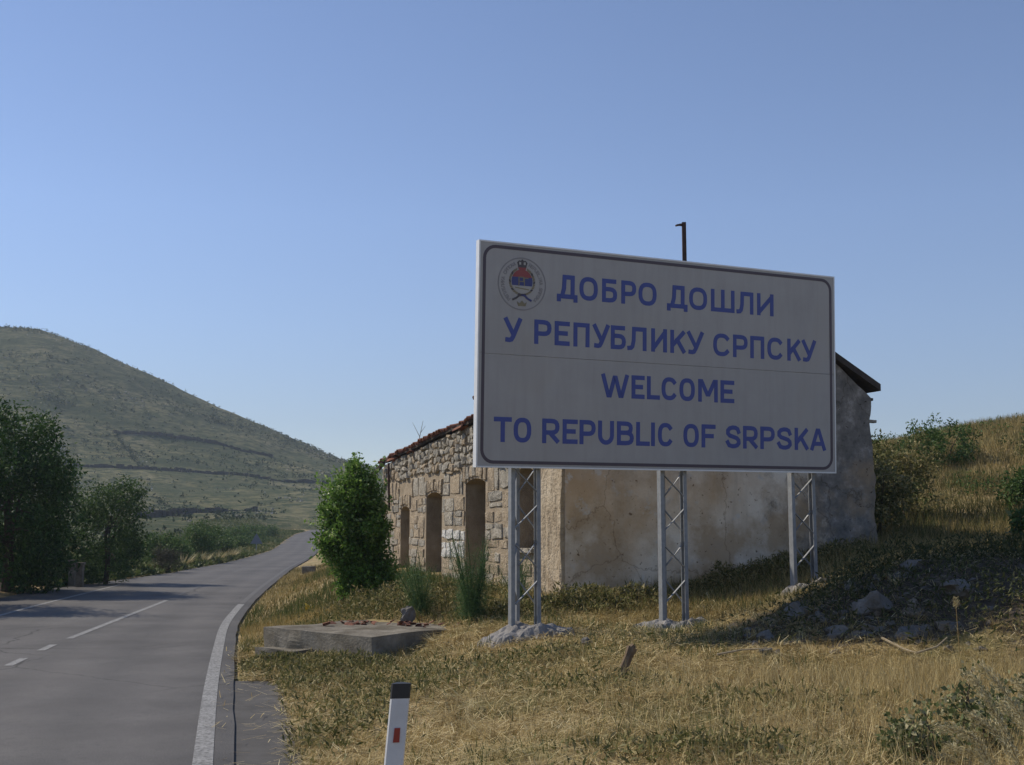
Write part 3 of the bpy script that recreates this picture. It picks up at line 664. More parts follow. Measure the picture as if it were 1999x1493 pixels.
for (mid, gz), lb, sc in zip(foot, FOOT_LABELS, (.56, .54, .45)):
    N = 22; v = []; f = []
    for j in range(N):
        for i in range(N):
            x, y = (i / (N - 1) * 2 - 1) * sc * 1.25, (j / (N - 1) * 2 - 1) * sc * .95
            r_ = math.hypot(x / (sc * 1.05), y / (sc * .8)) * (1 + .5 * float(fbm(x * 2.2 + sc * 9, y * 2.2, 3)))
            px, py = mid.x + x * r0.x - y * r0.y * .9 , mid.y - .1 + x * r0.y + y * r0.x
            z = float(T(px, py)) + .12 * max(0, 1 - r_ ** 5) + .13 * float(fbm(x * 5, y * 5 + sc, 4)) * (r_ < 1.05) - .12 * (r_ > 1.02)
            v.append((px, py, z))
    for j in range(N - 1):
        for i in range(N - 1): f.append((j * N + i, j * N + i + 1, (j + 1) * N + i + 1, (j + 1) * N + i))
    o = obj('concrete_footing', v, f, M['footing'])
    tag(o, lb, 'concrete footing', 'concrete footings of the sign posts')

# ------------------------------------------------------------------ ruined stone house
HC = Vector((.893, 20.0, 0)); HA = Vector((-.36176, .93227, 0)); HB = Vector((.93227, .36176, 0)); UP = Vector((0, 0, 1))
FL, GW, TH = 11.75, 6.36, .55
def hp(t, s, z): return HC + HA * t + HB * s + UP * z
house = empty('stone_house', (HC.x, HC.y, .7), 'ruined roadside house with rubble stone front and stained plaster gable', 'house')
def ztop(t): return float(np.interp(t, [0, 4.5, 11.8], [4.42, 4.10, 3.60])) + .05 * (float(vnoise(t * 1.7, 4.2)) - .5)
OPEN = [(1.36, 2.26, 1.52, 3.02), (3.93, 5.16, .2, 2.92), (6.77, 7.95, .2, 2.72), (9.31, 10.1, .2, 2.45)]
ZB = -.2
core = MB()
def wall_piece(t0, t1, z0, z1f):
    n = max(1, int((t1 - t0) / .5)); ts = [t0 + (t1 - t0) * i / n for i in range(n + 1)]
    for a, b_ in zip(ts[:-1], ts[1:]):
        P = []
        for s_ in (0, TH):
            P += [hp(a, s_, z0), hp(b_, s_, z0), hp(b_, s_, z1f(b_)), hp(a, s_, z1f(a))]
        core.add(P, [(0, 1, 2, 3), (7, 6, 5, 4), (0, 4, 5, 1), (3, 2, 6, 7), (0, 3, 7, 4), (1, 5, 6, 2)])
edges = [.5]
for a, b_, _, _ in OPEN: edges += [a, b_]
edges.append(FL)
for i in range(0, len(edges), 2): wall_piece(edges[i], edges[i + 1], ZB, ztop)
def arch_top(a, b_, zt):
    return lambda t: zt + .10 - .10 * ((t - (a + b_) / 2) / ((b_ - a) / 2)) ** 2
for a, b_, z0, z1 in OPEN:
    n = 6
    for i in range(n):
        ta, tb = a + (b_ - a) * i / n, a + (b_ - a) * (i + 1) / n; at_ = arch_top(a, b_, z1 - .06)
        P = []
        for s_ in (0, TH): P += [hp(ta, s_, at_(ta)), hp(tb, s_, at_(tb)), hp(tb, s_, ztop(tb)), hp(ta, s_, ztop(ta))]
        core.add(P, [(0, 1, 2, 3), (7, 6, 5, 4), (0, 4, 5, 1), (3, 2, 6, 7), (0, 3, 7, 4), (1, 5, 6, 2)])
    if z0 > 1: wall_piece(a, b_, ZB, lambda t, z0=z0: z0)
front = core.build('front_wall', M['mortar'], house)
rg = random.Random(5)
def stone_poly(pts, d, mat, name='stone', jit=.012):
    """one irregular stone: polygon (t,z) on the wall face, bulging outwards by d"""
    n0_ = len(pts); base = []
    for i in range(n0_):                       # break long edges so that the outline is uneven
        a, c_ = pts[i], pts[(i + 1) % n0_]; base.append(a)
        if math.hypot(c_[0] - a[0], c_[1] - a[1]) > .22: base.append(((a[0] + c_[0]) / 2, (a[1] + c_[1]) / 2))
    base = [(x + rg.uniform(-1, 1) * jit, z + rg.uniform(-1, 1) * jit) for x, z in base]
    n = len(base); cx = sum(p_[0] for p_ in base) / n; cz = sum(p_[1] for p_ in base) / n; v = []
    tx, tz = rg.uniform(-.5, .5), rg.uniform(-.5, .5)
    for x, z in base: v.append(hp(x, .03, z))
    for x, z in base: v.append(hp(cx + (x - cx) * .87, -d * rg.uniform(.5, .9) - .06 * (tx * (x - cx) + tz * (z - cz)), cz + (z - cz) * .85))
    v.append(hp(cx + rg.uniform(-.05, .05), -d * rg.uniform(.8, 1.1), cz + rg.uniform(-.04, .04)))
    f = [(i, (i + 1) % n, (i + 1) % n + n, i + n) for i in range(n)] + [(i + n, (i + 1) % n + n, 2 * n) for i in range(n)]
    return obj(name, v, f, mat, front)
def stone_piece(t0, t1, z0, z1, d, mat, jit=.03, name='stone'):
    return stone_poly([(t0, z0), (t1, z0), (t1, z1), (t0, z1)], d, mat, name, jit)
VB = .34
def clip(P, nx, nz, c_):
    out = []
    for i in range(len(P)):
        a, b_ = P[i], P[(i + 1) % len(P)]; da = nx * a[0] + nz * a[1] - c_; db = nx * b_[0] + nz * b_[1] - c_
        if da <= 0: out.append(a)
        if (da < 0) != (db < 0) and abs(da - db) > 1e-9:
            k = da / (da - db); out.append((a[0] + (b_[0] - a[0]) * k, a[1] + (b_[1] - a[1]) * k))
    return out
SX = 1.45                                        # stones are longer than high
def cell_r(z): return .155 if z > 3.25 else (.3 if z > 1.3 else .27)
seeds = []
tries = 0
while tries < 9000:
    tries += 1
    t = rg.uniform(.9, FL); z = rg.uniform(3.05, 4.4)
    if z > ztop(t) + .1: continue
    r_ = cell_r(z) * rg.uniform(.75, 1.2)
    if all(math.hypot((t - a) / SX, z - b_) > min(r_, c_) for a, b_, c_ in seeds): seeds.append((t, z, r_))
n_st = 0
for t, z, r_ in seeds:
    if any(a - .02 < t < b_ + .02 and oz0 < z < oz1 + VB for a, b_, oz0, oz1 in OPEN): continue
    P = [(t - 1.2, z - .7), (t + 1.2, z - .7), (t + 1.2, z + .7), (t - 1.2, z + .7)]
    for a, b_, _ in seeds:
        if (a, b_) == (t, z) or abs(a - t) > 2 or abs(b_ - z) > 1.4: continue
        nx, nz = (a - t) / SX ** 2, b_ - z; P = clip(P, nx, nz, nx * (a + t) / 2 + nz * (b_ + z) / 2)
    P = clip(P, -1, 0, -1.06); P = clip(P, 1, 0, FL); P = clip(P, 0, 1, ztop(t) - .02); P = clip(P, 0, -1, -(3.17 + .05 * math.sin(t * 1.7)))
    for a, b_, oz0, oz1 in OPEN:
        if not P: break
        A, B = a - .03, b_ + .03; top = oz1 + VB
        if z > top - .02 or z < oz0 + .01:
            if A < max(p_[0] for p_ in P) and B > min(p_[0] for p_ in P):
                P = clip(P, 0, -1, -top) if z > top - .02 else clip(P, 0, 1, oz0 - .06)
        elif t < A: P = clip(P, 1, 0, A - (.1 if z > oz1 else 0))
        elif t > B: P = clip(P, -1, 0, -(B + (.1 if z > oz1 else 0)))
    if len(P) < 3: continue
    cx = sum(p_[0] for p_ in P) / len(P); cz = sum(p_[1] for p_ in P) / len(P)
    g = .02; P = [(x + (cx - x) * min(.4, g / (math.hypot(x - cx, z_ - cz) + 1e-6)), z_ + (cz - z_) * min(.4, g / (math.hypot(x - cx, z_ - cz) + 1e-6))) for x, z_ in P]
    w = max(p_[0] for p_ in P) - min(p_[0] for p_ in P); h = max(p_[1] for p_ in P) - min(p_[1] for p_ in P)
    if w < .08 or h < .06: continue
    rub = z > 3.25
    if 5.25 < t < 6.75 and 1.25 < z < 1.95: mt = M['stone_white']
    elif rub: mt = rg.choice([M['stone_grey'], M['stone_grey'], M['stone_pale'], M['stone_tan']])
    else: mt = rg.choice([M['stone_tan'], M['stone_tan'], M['stone_tan'], M['stone_tan'], M['stone_pale'], M['stone_grey']])
    stone_poly(P, rg.uniform(.05, .13), mt, jit=.018); n_st += 1
def free(t0, t1, z0, z1):
    iv = [(t0, t1)]
    for a, b_, oz0, oz1 in OPEN:
        A, B = a - .02, b_ + .02
        if z1 <= oz0 - .02 or z0 >= oz1 + VB - .02: continue
        if z1 > oz1 + .06: A, B = a - .12, b_ + .12
        nv = []
        for x, y in iv:
            if y <= A or x >= B: nv.append((x, y)); continue
            if x < A: nv.append((x, A))
            if y > B: nv.append((B, y))
        iv = nv
    return iv
zc = .38; row = 0
while zc < 3.1:                                  # coursed, half rendered blocks under the rubble
    h = rg.uniform(.19, .36)
    if zc + h > 2.97: h = 3.16 - zc
    t = 1.07
    while t < FL - .05:
        w = rg.uniform(.24, .8); t1 = min(t + w, FL)
        for a, b_ in free(t, t1, zc, zc + h):
            if b_ - a < .14: continue
            tm = (a + b_) / 2; zs = .035 * math.sin(tm * 1.1 + row * 2); z0, z1 = zc + zs, zc + h + zs
            parts = [(z0, z1)]
            if rg.random() < .3 and h > .3: zm = z0 + h * rg.uniform(.35, .65); parts = [(z0, zm), (zm, z1)]
            for q0, q1 in parts:
                if 5.25 < tm < 6.75 and 1.2 < (q0 + q1) / 2 < 1.95: mt = M['stone_white']
                else: mt = rg.choice([M['stone_tan'], M['stone_tan'], M['stone_tan'], M['stone_pale'], M['stone_pale'], M['stone_grey']])
                g = rg.uniform(.006, .02); stone_poly([(a + g, q0 + g), (b_ - g, q0 + g), (b_ - g, q1 - g), (a + g, q1 - g)], rg.uniform(.012, .045), mt, jit=.024); n_st += 1
        t = t1
    zc += h; row += 1
for a, b_, oz0, oz1 in OPEN:                        # flat arches of upright stones
    n = 7 if b_ - a > 1 else 5
    at_ = arch_top(a, b_, oz1 - .04)
    for i in range(n):
        ta = a - .1 + (b_ - a + .2) * i / n; tb = a - .1 + (b_ - a + .2) * (i + 1) / n; tm = min(max((ta + tb) / 2, a), b_)
        stone_piece(ta + .012, tb - .012, at_(tm) + .01, oz1 + VB + rg.uniform(-.05, .02), rg.uniform(.04, .07), rg.choice([M['stone_tan'], M['stone_tan'], M['stone_pale']]), .012, 'arch_stone'); n_st += 1
print('stones', n_st)
# pitted render on the corner pier
def slab_grid(name, fpos, us, vs, back, mat, parent, amp, sc, seed):
    """front sheet with relief and a back sheet, stitched; fpos(u,v,depth) -> point, depth outwards"""
    nu, nv = len(us), len(vs); v = []; f = []
    for j, q in enumerate(vs):
        for i, u in enumerate(us): v.append(fpos(u, q, amp * float(fbm(u * sc + seed, q * sc + seed, 3))))
    for j, q in enumerate(vs):
        for i, u in enumerate(us): v.append(fpos(u, q, -back))
    N = nu * nv
    for j in range(nv - 1):
        for i in range(nu - 1):
            a = j * nu + i
            f += [(a, a + 1, a + nu + 1, a + nu), (N + a + nu, N + a + nu + 1, N + a + 1, N + a)]
    for i in range(nu - 1): f += [(N + i, N + i + 1, i + 1, i), ((nv - 1) * nu + i, (nv - 1) * nu + i + 1, N + (nv - 1) * nu + i + 1, N + (nv - 1) * nu + i)]
    for j in range(nv - 1): f += [(j * nu, (j + 1) * nu, N + (j + 1) * nu, N + j * nu), (N + j * nu + nu - 1, N + (j + 1) * nu + nu - 1, (j + 1) * nu + nu - 1, j * nu + nu - 1)]
    return obj(name, v, f, mat, parent)
slab_grid('corner_render', lambda u, q, d: hp((.02 + u * (1.05 + .12 * (float(vnoise(q * 2.3, 9.1)) - .5)) + (0 if u > .02 else .06 * (float(vnoise(q * 4.1, 3.3)) - .5))), -.06 - d, ZB + q * (ztop(0) - ZB)),
          np.linspace(0, 1, 16), np.linspace(0, 1, 50), .5, M['patch'], house, .035, 9, 2.2)
obj('window_sill', [hp(t, s_, z) for t in (1.3, 2.32) for s_ in (-.1, .3) for z in (1.50, 1.575)], [(0, 1, 3, 2), (4, 6, 7, 5), (0, 4, 5, 1), (2, 3, 7, 6), (0, 2, 6, 4), (1, 5, 7, 3)], M['stone_pale'], house)
# gable
PK = 3.15
def gtop(s_): return float(np.interp(s_, [-.1, 0, PK, 5.67, 6.1, GW], [4.4, 4.42, 6.40, 4.98, 4.62, 4.40]))
def gpos(u, q, d):
    s_ = .01 + u * (GW - .01)
    z = ZB + q * (gtop(s_) - ZB)
    if u > .97: s_ += .10 * (float(vnoise(z * 2.1, 7.7)) - .5) + .06 * (float(vnoise(z * 6.3, 2.7)) - .5) + (.06 if z < 2 else 0)
    return hp(0, s_, z) + HA * -(d)
slab_grid('gable_wall', gpos, np.linspace(0, 1, 70), np.linspace(0, 1, 60), .45, M['plaster'], house, .05, 2.2, 7.7)
for k, (s_, z, L_) in enumerate(((6.25, 4.40, .22), (6.33, 3.98, .2))):
    MB().bar(hp(.15, s_ - .1, z), hp(.1, s_ + L_, z - .02), .12, .05).build('projecting_stone', M['stone_grey' if k else 'dark_wood'], house)
# remaining walls and an unseen ceiling added to darken the rooms
bk = MB()
def wbox(t0, t1, s0, s1, z0, z1): bk.frame_box(HC, HA, HB, UP, (t0, s0, z0), (t1, s1, z1))
wbox(FL - .5, FL - .003, TH, GW - .003, ZB, 3.5); wbox(.46, FL - .5, GW - .53, GW - .02, ZB, 4.0)
bk.build('rear_wall', M['mortar'], house)
MB().frame_box(HC, HA, HB, UP, (.46, TH, 3.3), (FL - .5, GW - .53, 3.42)).build('shading_ceiling', M['dark_wood'], house)
MB().frame_box(HC, HA, HB, UP, (4.6, TH + .02, ZB), (4.8, GW - .54, 3.29)).build('partition_wall', M['mortar'], house)
# roof that still stands over the gable end
roof = MB()
T0, T1 = -.12, 4.2
def rslab(sA, zA, sB, zB, t0, t1, th=.13):
    P = []
    for t in (t0, t1):
        P += [hp(t, sA, zA), hp(t, sB, zB), hp(t, sB, zB + th), hp(t, sA, zA + th)]
    roof.add(P, [(0, 1, 2, 3), (7, 6, 5, 4), (0, 4, 5, 1), (3, 2, 6, 7), (0, 3, 7, 4), (1, 5, 6, 2)])
rslab(PK, 6.42, GW + .16, 4.53, T0, T1); rslab(-.1, 4.47, PK - .002, 6.42, T0 + .004, T1)
# strip of roof left along the stone front: sloping boards under loose tiles
n = 14
for i in range(n):
    ta, tb = 4.2 + (FL + .12 - 4.2) * i / n, 4.2 + (FL + .12 - 4.2) * (i + 1) / n
    za, zb = ztop(min(ta, FL)) + .02, ztop(min(tb, FL)) + .02
    P = []
    for t, z in ((ta, za), (tb, zb)): P += [hp(t, -.1, z), hp(t, 1.5, z + .42), hp(t, 1.5, z + .50), hp(t, -.1, z + .07)]
    roof.add(P, [(0, 1, 2, 3), (7, 6, 5, 4), (0, 4, 5, 1), (3, 2, 6, 7), (0, 3, 7, 4), (1, 5, 6, 2)])
roof_o = roof.build('roof', M['dark_wood'], house)
def tile_me():
    v = []; f = []; n = 5
    for y, w in ((0, .10), (.42, .08)):
        for rr in (1, .84):
            for k in range(n + 1):
                a = math.pi * k / n; v.append((w * rr * math.cos(a), y, w * rr * math.sin(a) * .8))
    m_ = n + 1
    for k in range(n):
        f += [(k, k + 1, 2 * m_ + k + 1, 2 * m_ + k), (m_ + k + 1, m_ + k, 3 * m_ + k, 3 * m_ + k + 1), (k + 1, k, m_ + k, m_ + k + 1), (2 * m_ + k, 2 * m_ + k + 1, 3 * m_ + k + 1, 3 * m_ + k)]
    me = bpy.data.meshes.new('tile'); me.from_pydata(v, [], f); me.materials.append(M['tile']); return me
TILE = tile_me()
hloc = root_loc(house)
ang0 = math.atan2(HB.y, HB.x) - math.pi / 2
def tile(t, s_, z, tilt, spin):
    o = link('tile', TILE, roof_o); p_ = hp(t, s_, z) - hloc
    o.matrix_local = Matrix.Translation(p_) @ Matrix.Rotation(ang0 + spin, 4, 'Z') @ Matrix.Rotation(tilt, 4, 'X')
t = 4.3
while t < FL + .05:
    z = ztop(min(t, FL)) + .06
    if rg.random() < .8: tile(t, -.17 + rg.uniform(-.05, .05), z + rg.uniform(-.02, .01), .24, rg.gauss(0, .12))
    if rg.random() < .12: tile(t, -.14, z - .10 + rg.uniform(-.05, .03), .2, rg.uniform(.9, 1.6) * rg.choice((-1, 1)))
    t += rg.uniform(.15, .22)
for k in range(20): tile(T0 + .2 + k * .205, -.22, 4.52, .56, 0)
beam = MB(); beam.bar(hp(11.2, -.16, 3.62), hp(12.9, -.55, 2.75), .09, .07); beam.build('fallen_rafter', M['dark_wood'], house)
mb = MB(); mb.bar(hp(10.9, -.11, 3.6), hp(10.75, -.12, 2.4), .05, .05); mb.build('downpipe', M['rust'], house)
mast = MB(); mast.bar(hp(-.05, 2.36, 5.3), hp(-.05, 2.36, 7.43), .07, .07); mast.bar(hp(-.05, 2.36, 7.38), hp(-.05, 2.27, 7.38), .035, .04); mast.bar(hp(-.05, 2.3, 7.385), hp(-.05, 2.2, 7.36), .06, .03)
mast.build('roof_mast', M['rust'], house)

# ------------------------------------------------------------------ concrete platform, steps, block, stake, delineator, litter
pA, pB = Vector((-1.93, 16.5, 0)), Vector((-3.72, 17.95, 0))          # front corner by the sign, corner by the road
ex = (pB - pA).normalized(); ey = Vector((-ex.y, ex.x, 0)) * -1
if ey.y < 0: ey = -ey
plat = empty('concrete_platform', (pA.x, pA.y, .2), 'low cracked concrete platform with steps down to the road', 'platform')
Lp = (pB - pA).length
def pbox(mb, lo_, hi_): return mb.frame_box(pA, ex, ey, UP, lo_, hi_)
def rough_box(name, lo_, hi_, seed):
    bm = bmesh.new()
    mb = pbox(MB(), lo_, hi_)
    vs = [bm.verts.new(p_) for p_ in mb.v]
    for q in mb.f: bm.faces.new([vs[i] for i in q])
    bmesh.ops.subdivide_edges(bm, edges=bm.edges[:], cuts=7, use_grid_fill=True)
    for v in bm.verts:
        v.co.z += .05 * (float(vnoise(v.co.x * 2.2 + seed, v.co.y * 2.2)) - .5); v.co += ex * .03 * (float(vnoise(v.co.y * 4 + seed, v.co.z * 6)) - .5); v.co += ey * .05 * (float(vnoise(v.co.x * 4 + seed, v.co.z * 5 + v.co.y * 3)) - .5)
    V = [tuple(v.co) for v in bm.verts]; bm.verts.index_update(); Fc = [tuple(v.index for v in q.verts) for q in bm.faces]; bm.free()
    return obj(name, V, Fc, M['concrete'], plat)
rough_box('platform_slab', (0, 0, .02), (Lp, 2.6, .45), 1)
rough_box('step', (1.2, -.34, -.05), (Lp - .25, -.005, .20), 2)
b0 = Vector((-8.35, 49.0, 0)); bz = float(T(b0.x, b0.y))
mb = MB(); mb.frame_box(b0, Vector((.97, -.2, 0)), Vector((.2, .97, 0)), UP, (-.24, -.2, bz - .1), (.24, .2, bz + .36))
blk = mb.build('concrete_block', M['concrete']); tag(blk, 'small concrete block on the far verge beside the green bush', 'concrete block')
bv = blk.modifiers.new('b', 'BEVEL'); bv.width = .03; bv.segments = 2
s0 = Vector((1.13, 12.55, 0)); sz = float(T(s0.x, s0.y))
mb = MB(); mb.tube([(s0.x, s0.y, sz - .1), (s0.x + .03, s0.y + .02, sz + .1), (s0.x + .09, s0.y + .04, sz + .24), (s0.x + .13, s0.y + .05, sz + .33)], [.055, .05, .045, .06], 6)
mb.tube([(s0.x + .1, s0.y + .04, sz + .3), (s0.x + .15, s0.y + .05, sz + .35)], [.04, .03], 5)
tag(mb.build('wooden_stake', M['stake_wood']), 'short leaning brown wooden stake in the mown grass', 'stake')
# delineator post
dl0 = EYE + ray(783, 1333) * 7.25
dz_ = float(T(dl0[0], dl0[1]))
dp = empty('delineator_post', (dl0[0] - .07, dl0[1], dz_), 'white roadside delineator post with black cap and red reflector', 'road post')
Lean = Vector((.085, 0, 1)).normalized(); dxv = Vector((.985, .17, 0)).normalized(); dyv = Vector((-.17, .985, 0))
base_ = Vector((dl0[0], dl0[1], dl0[2])) - Lean * ((dl0[2] - dz_ + .2) / Lean.z)
Ld = (Vector(dl0) - base_).length
def post_piece(name, z0, z1, grow, mat):
    pr = [(-.058, -.02), (-.05, -.034), (.05, -.034), (.058, -.02), (.02, .05), (-.02, .05)]
    v = []; n = len(pr)
    for z in (z0, z1): v += [base_ + Lean * z + dxv * (x * (1 + grow)) + dyv * (y * (1 + grow)) for x, y in pr]
    f = [(i, (i + 1) % n, (i + 1) % n + n, i + n) for i in range(n)] + [tuple(reversed(range(n))), tuple(range(n, 2 * n))]
    return obj(name, v, f, mat, dp)
post_piece('body', 0, Ld - .087, 0, M['post_white']); post_piece('cap', Ld - .087, Ld, .03, M['post_black'])
zr_ = Ld - .30
obj('reflector', [base_ + Lean * z + dxv * x + dyv * y for z, w in ((zr_ - .042, .019), (zr_ + .042, .017)) for x, y in ((-w, -.0405), (w, -.0405), (w, -.033), (-w, -.033))],
    [(0, 1, 5, 4), (1, 2, 6, 5), (3, 0, 4, 7), (4, 5, 6, 7), (0, 3, 2, 1)], M['reflector'], dp)
# litter scrap and boulder, broken tiles on the platform
q0 = Vector((-4.0, 23.6, 0)); qz = float(T(q0.x, q0.y))
rgl = random.Random(2); v = []; f = []
for j in range(4):
    for i in range(4): v.append((q0.x + (i - 1.5) * .06 + rgl.uniform(-.03, .03), q0.y + (j - 1.5) * .05, qz + .05 + .1 * rgl.random() + .02 * j))
for j in range(3):
    for i in range(3): f.append((j * 4 + i, j * 4 + i + 1, j * 4 + i + 5, j * 4 + i + 4))
lit = obj('plastic_scrap', v, f, M['yellow']); lit.modifiers.new('s', 'SOLIDIFY').thickness = .006
tag(lit, 'crumpled yellow plastic scrap on the grassy bank before the bush', 'litter')
bp = pA + ex * .55 + ey * 1.9
rock('boulder', 2, (-1.62, 18.75, .60), (.15, .13, .15), .5, 'dark grey boulder standing at the back of the concrete platform', 'boulder')
for k in range(46):
    xx = -2.9 + 2.1 * rg.random(); yy = 18.5 + rg.gauss(0, .22) - (xx + 1.9) * .25
    zz = max(.47, float(T(xx, yy)) + .02)
    o = link('broken_tile', TILE, None, (xx, yy, zz)); s_ = rg.uniform(.18, .5); o.scale = (s_ * 1.1, s_ * .6, s_ * .7); o.rotation_euler = (rg.uniform(-.5, .5), rg.uniform(-.6, .6), rg.uniform(0, 6.28))
    tag(o, 'broken red roof tile piece littering the back of the concrete platform', 'tile piece', 'broken tiles on the platform')

# rubble heap in the shade of the sign
BIG = [((1775, 1112), .24, 'pale grey boulder near the crest of the shaded rubble heap'), ((1880, 1158), .30, 'long pale slab of rock high on the right flank of the rubble heap'),
       ((1712, 1195), .30, 'large pale boulder in the middle of the rubble heap'), ((1785, 1245), .24, 'broad flat rock at the front foot of the rubble heap'),
       ((1560, 1205), .24, 'rounded grey rock on the left flank of the rubble heap'), ((1640, 1245), .2, 'light rock low in the rubble heap below the large boulder'),
       ((1500, 1250), .17, 'small rock at the far left foot of the rubble heap')]
def on_ground(u, v, y0=8, y1=60):
    d = ray(u, v); Y = np.arange(y0, y1, .02); z = EYE[2] + d[2] * Y; g = T(d[0] * Y, Y)
    i = np.argmax(g >= z); return Vector((d[0] * Y[i], Y[i], g[i]))
for k, ((u, v_), s_, lb) in enumerate(BIG):
    p_ = on_ground(u, v_); sx = 1.5 if 'slab' in lb or 'flat' in lb else 1.05
    rock('rock', (k * 3 + 1) % 8 if (k * 3 + 1) % 8 % 3 else 4, (p_.x, p_.y, p_.z + s_ * .15), (s_ * sx, s_ * .9, s_ * (.5 if sx > 1.2 else .75)), k * 1.3, lb, 'rock', 'rocks of the rubble heap', .1)
for k in range(85):
    u, v_ = 1450 + 480 * rg.random(), 1100 + 180 * rg.random()
    if v_ < 1235 - (u - 1450) * .75: continue
    p_ = on_ground(u, v_); s_ = rg.uniform(.05, .13)
    rock('rock', rg.randrange(8), (p_.x, p_.y, p_.z + s_ * .1), (s_ * rg.uniform(.9, 1.6), s_ * rg.uniform(.8, 1.2), s_ * rg.uniform(.5, .9)), rg.uniform(0, 6), 'small stone half buried among weeds in the shaded rubble heap', 'rock', 'small stones of the rubble heap', rg.uniform(-.3, .3))
rock('rock', 5, (on_ground(1148, 1258)), (.13, .12, .1), .4, 'small grey rock in mown grass between the two nearer footings', 'rock')

# ------------------------------------------------------------------ vegetation
def unit(n, rg_=RNG):
    v = rg_.normal(size=(n, 3)); return v / np.linalg.norm(v, axis=1)[:, None]
def leaf_quads(P, size, aspect=.42, droop=.35, up=None, fold=.12):
    n = len(P); d = unit(n); d[:, 2] -= droop
    if up is not None: d = d + up
    d /= np.linalg.norm(d, axis=1)[:, None] + 1e-9
    r = unit(n); s = np.cross(d, r); s /= np.linalg.norm(s, axis=1)[:, None] + 1e-9
    nn = np.cross(d, s); L = (size * RNG.uniform(.6, 1.25, n))[:, None]
    a = P; b_ = P + d * L * .45 + s * L * aspect * .5 + nn * L * fold; c_ = P + d * L; e = P + d * L * .45 - s * L * aspect * .5 + nn * L * fold
    return np.stack([a, b_, c_, e], 1).reshape(-1, 3)
def clump_points(centres, rad, per):
    n = len(centres); k = np.repeat(np.arange(n), per)
    off_ = unit(n * per) * (np.asarray(rad)[k] if np.ndim(rad) else rad)[..., None] * (RNG.random(n * per) ** .45)[:, None] if np.ndim(rad) else unit(n * per) * rad * (RNG.random(n * per) ** .45)[:, None]
    return centres[k] + off_, k
def crown_centres(c_, R, n, shell=.55, low=-1.0):
    d = unit(n * 3); d = d[d[:, 2] > low][:n]
    rr = RNG.uniform(shell, 1.0, len(d)) * (1 + .28 * fbm(d[:, 0] * 2.2 + c_[0], d[:, 1] * 2.2 + d[:, 2] * 3.1, 2))
    return np.array(c_) + d * np.array(R) * rr[:, None]
def foliage(name, P, size, mat, parent, aspect=.42, droop=.35, tone=None, up=None):
    V = leaf_quads(P, size, aspect, droop, up)
    rnd = RNG.random(len(P)) if tone is None else np.clip(tone + RNG.normal(0, .2, len(P)), 0, 1)
    return link(name, np_mesh(name, V, 4, mat, rnd, origin(parent)), parent)
def tree(name, loc, R, zc_, n, per, crad, leaf, mat, label, trunk_r=.14, group=None, low=-1.0, cat='tree', limbs=7):
    x, y = loc; z = float(T(x, y)); o = empty(name, (x, y, z), label, cat, group)
    C_ = crown_centres((x, y, z + zc_), R, n, .5, low); C_[:, 2] = np.maximum(C_[:, 2], z + .15)
    P, k = clump_points(C_, crad, per); P[:, 2] = np.maximum(P[:, 2], z + .03)
    tone = RNG.uniform(.2, .75, n + 5)[k]
    foliage('crown', P, leaf, mat, o, tone=tone)
    mb = MB(); top = z + zc_ + R[2] * .2
    mb.tube([(x, y, z - .2), (x + .08, y + .05, z + (top - z) * .4), (x - .05, y, z + (top - z) * .75), (x + .1, y + .1, top)], [trunk_r * 1.3, trunk_r, trunk_r * .75, trunk_r * .4], 8)
    for i in range(limbs):
        e = C_[(i * 7) % len(C_)]; h = z + (top - z) * (.35 + .08 * i if i < 7 else .8); m_ = ((x + e[0]) / 2, (y + e[1]) / 2, (h + e[2]) / 2 + .15)
        mb.tube([(x, y, min(h, top)), m_, tuple(e)], [trunk_r * .5, trunk_r * .32, trunk_r * .12], 5)
    mb.build('trunk', M['bark'], o)
    return o
tree('broadleaf_tree', (-15.5, 36.5), (2.3, 2.4, 2.75), 2.75, 230, 120, .55, .15, M['tree_leaf'], 'big dark broadleaf tree across the road, its crown reaching the ground', low=-1.0, limbs=10)
tree('broadleaf_tree', (-15.9, 29.8), (2.4, 2.3, 2.7), 3.2, 150, 110, .55, .15, M['tree_leaf'], 'dark tree cut off by the photo edge, branches at the top left', low=-1)
tree('feathery_tree', (-14.5, 42.5), (1.4, 1.4, 1.95), 2.1, 110, 110, .42, .12, M['tree_leaf2'], 'smaller light feathery tree next to the big dark tree', .08)
for k, (u, yy) in enumerate(((152, 41.0), (167, 40.4))):
    x = (u - CX) / F_PX * yy; z = float(T(x, yy)); mb = MB()
    mb.frame_box((x, yy, 0), Vector((1, 0, 0)), Vector((0, 1, 0)), UP, (-.1, -.1, z - .1), (.1, .1, z + .9 - .06 * k)); mb.frame_box((x, yy, 0), Vector((1, 0, 0)), Vector((0, 1, 0)), UP, (-.13, -.13, z + .905 - .06 * k), (.13, .13, z + .98 - .06 * k))
    tag(mb.build('gate_post', M['concrete']), ('grey concrete post in tree shade, the one nearer the big dark tree', 'grey concrete post in tree shade, the one nearer the feathery tree')[k], 'post', 'pair of concrete posts under the trees')
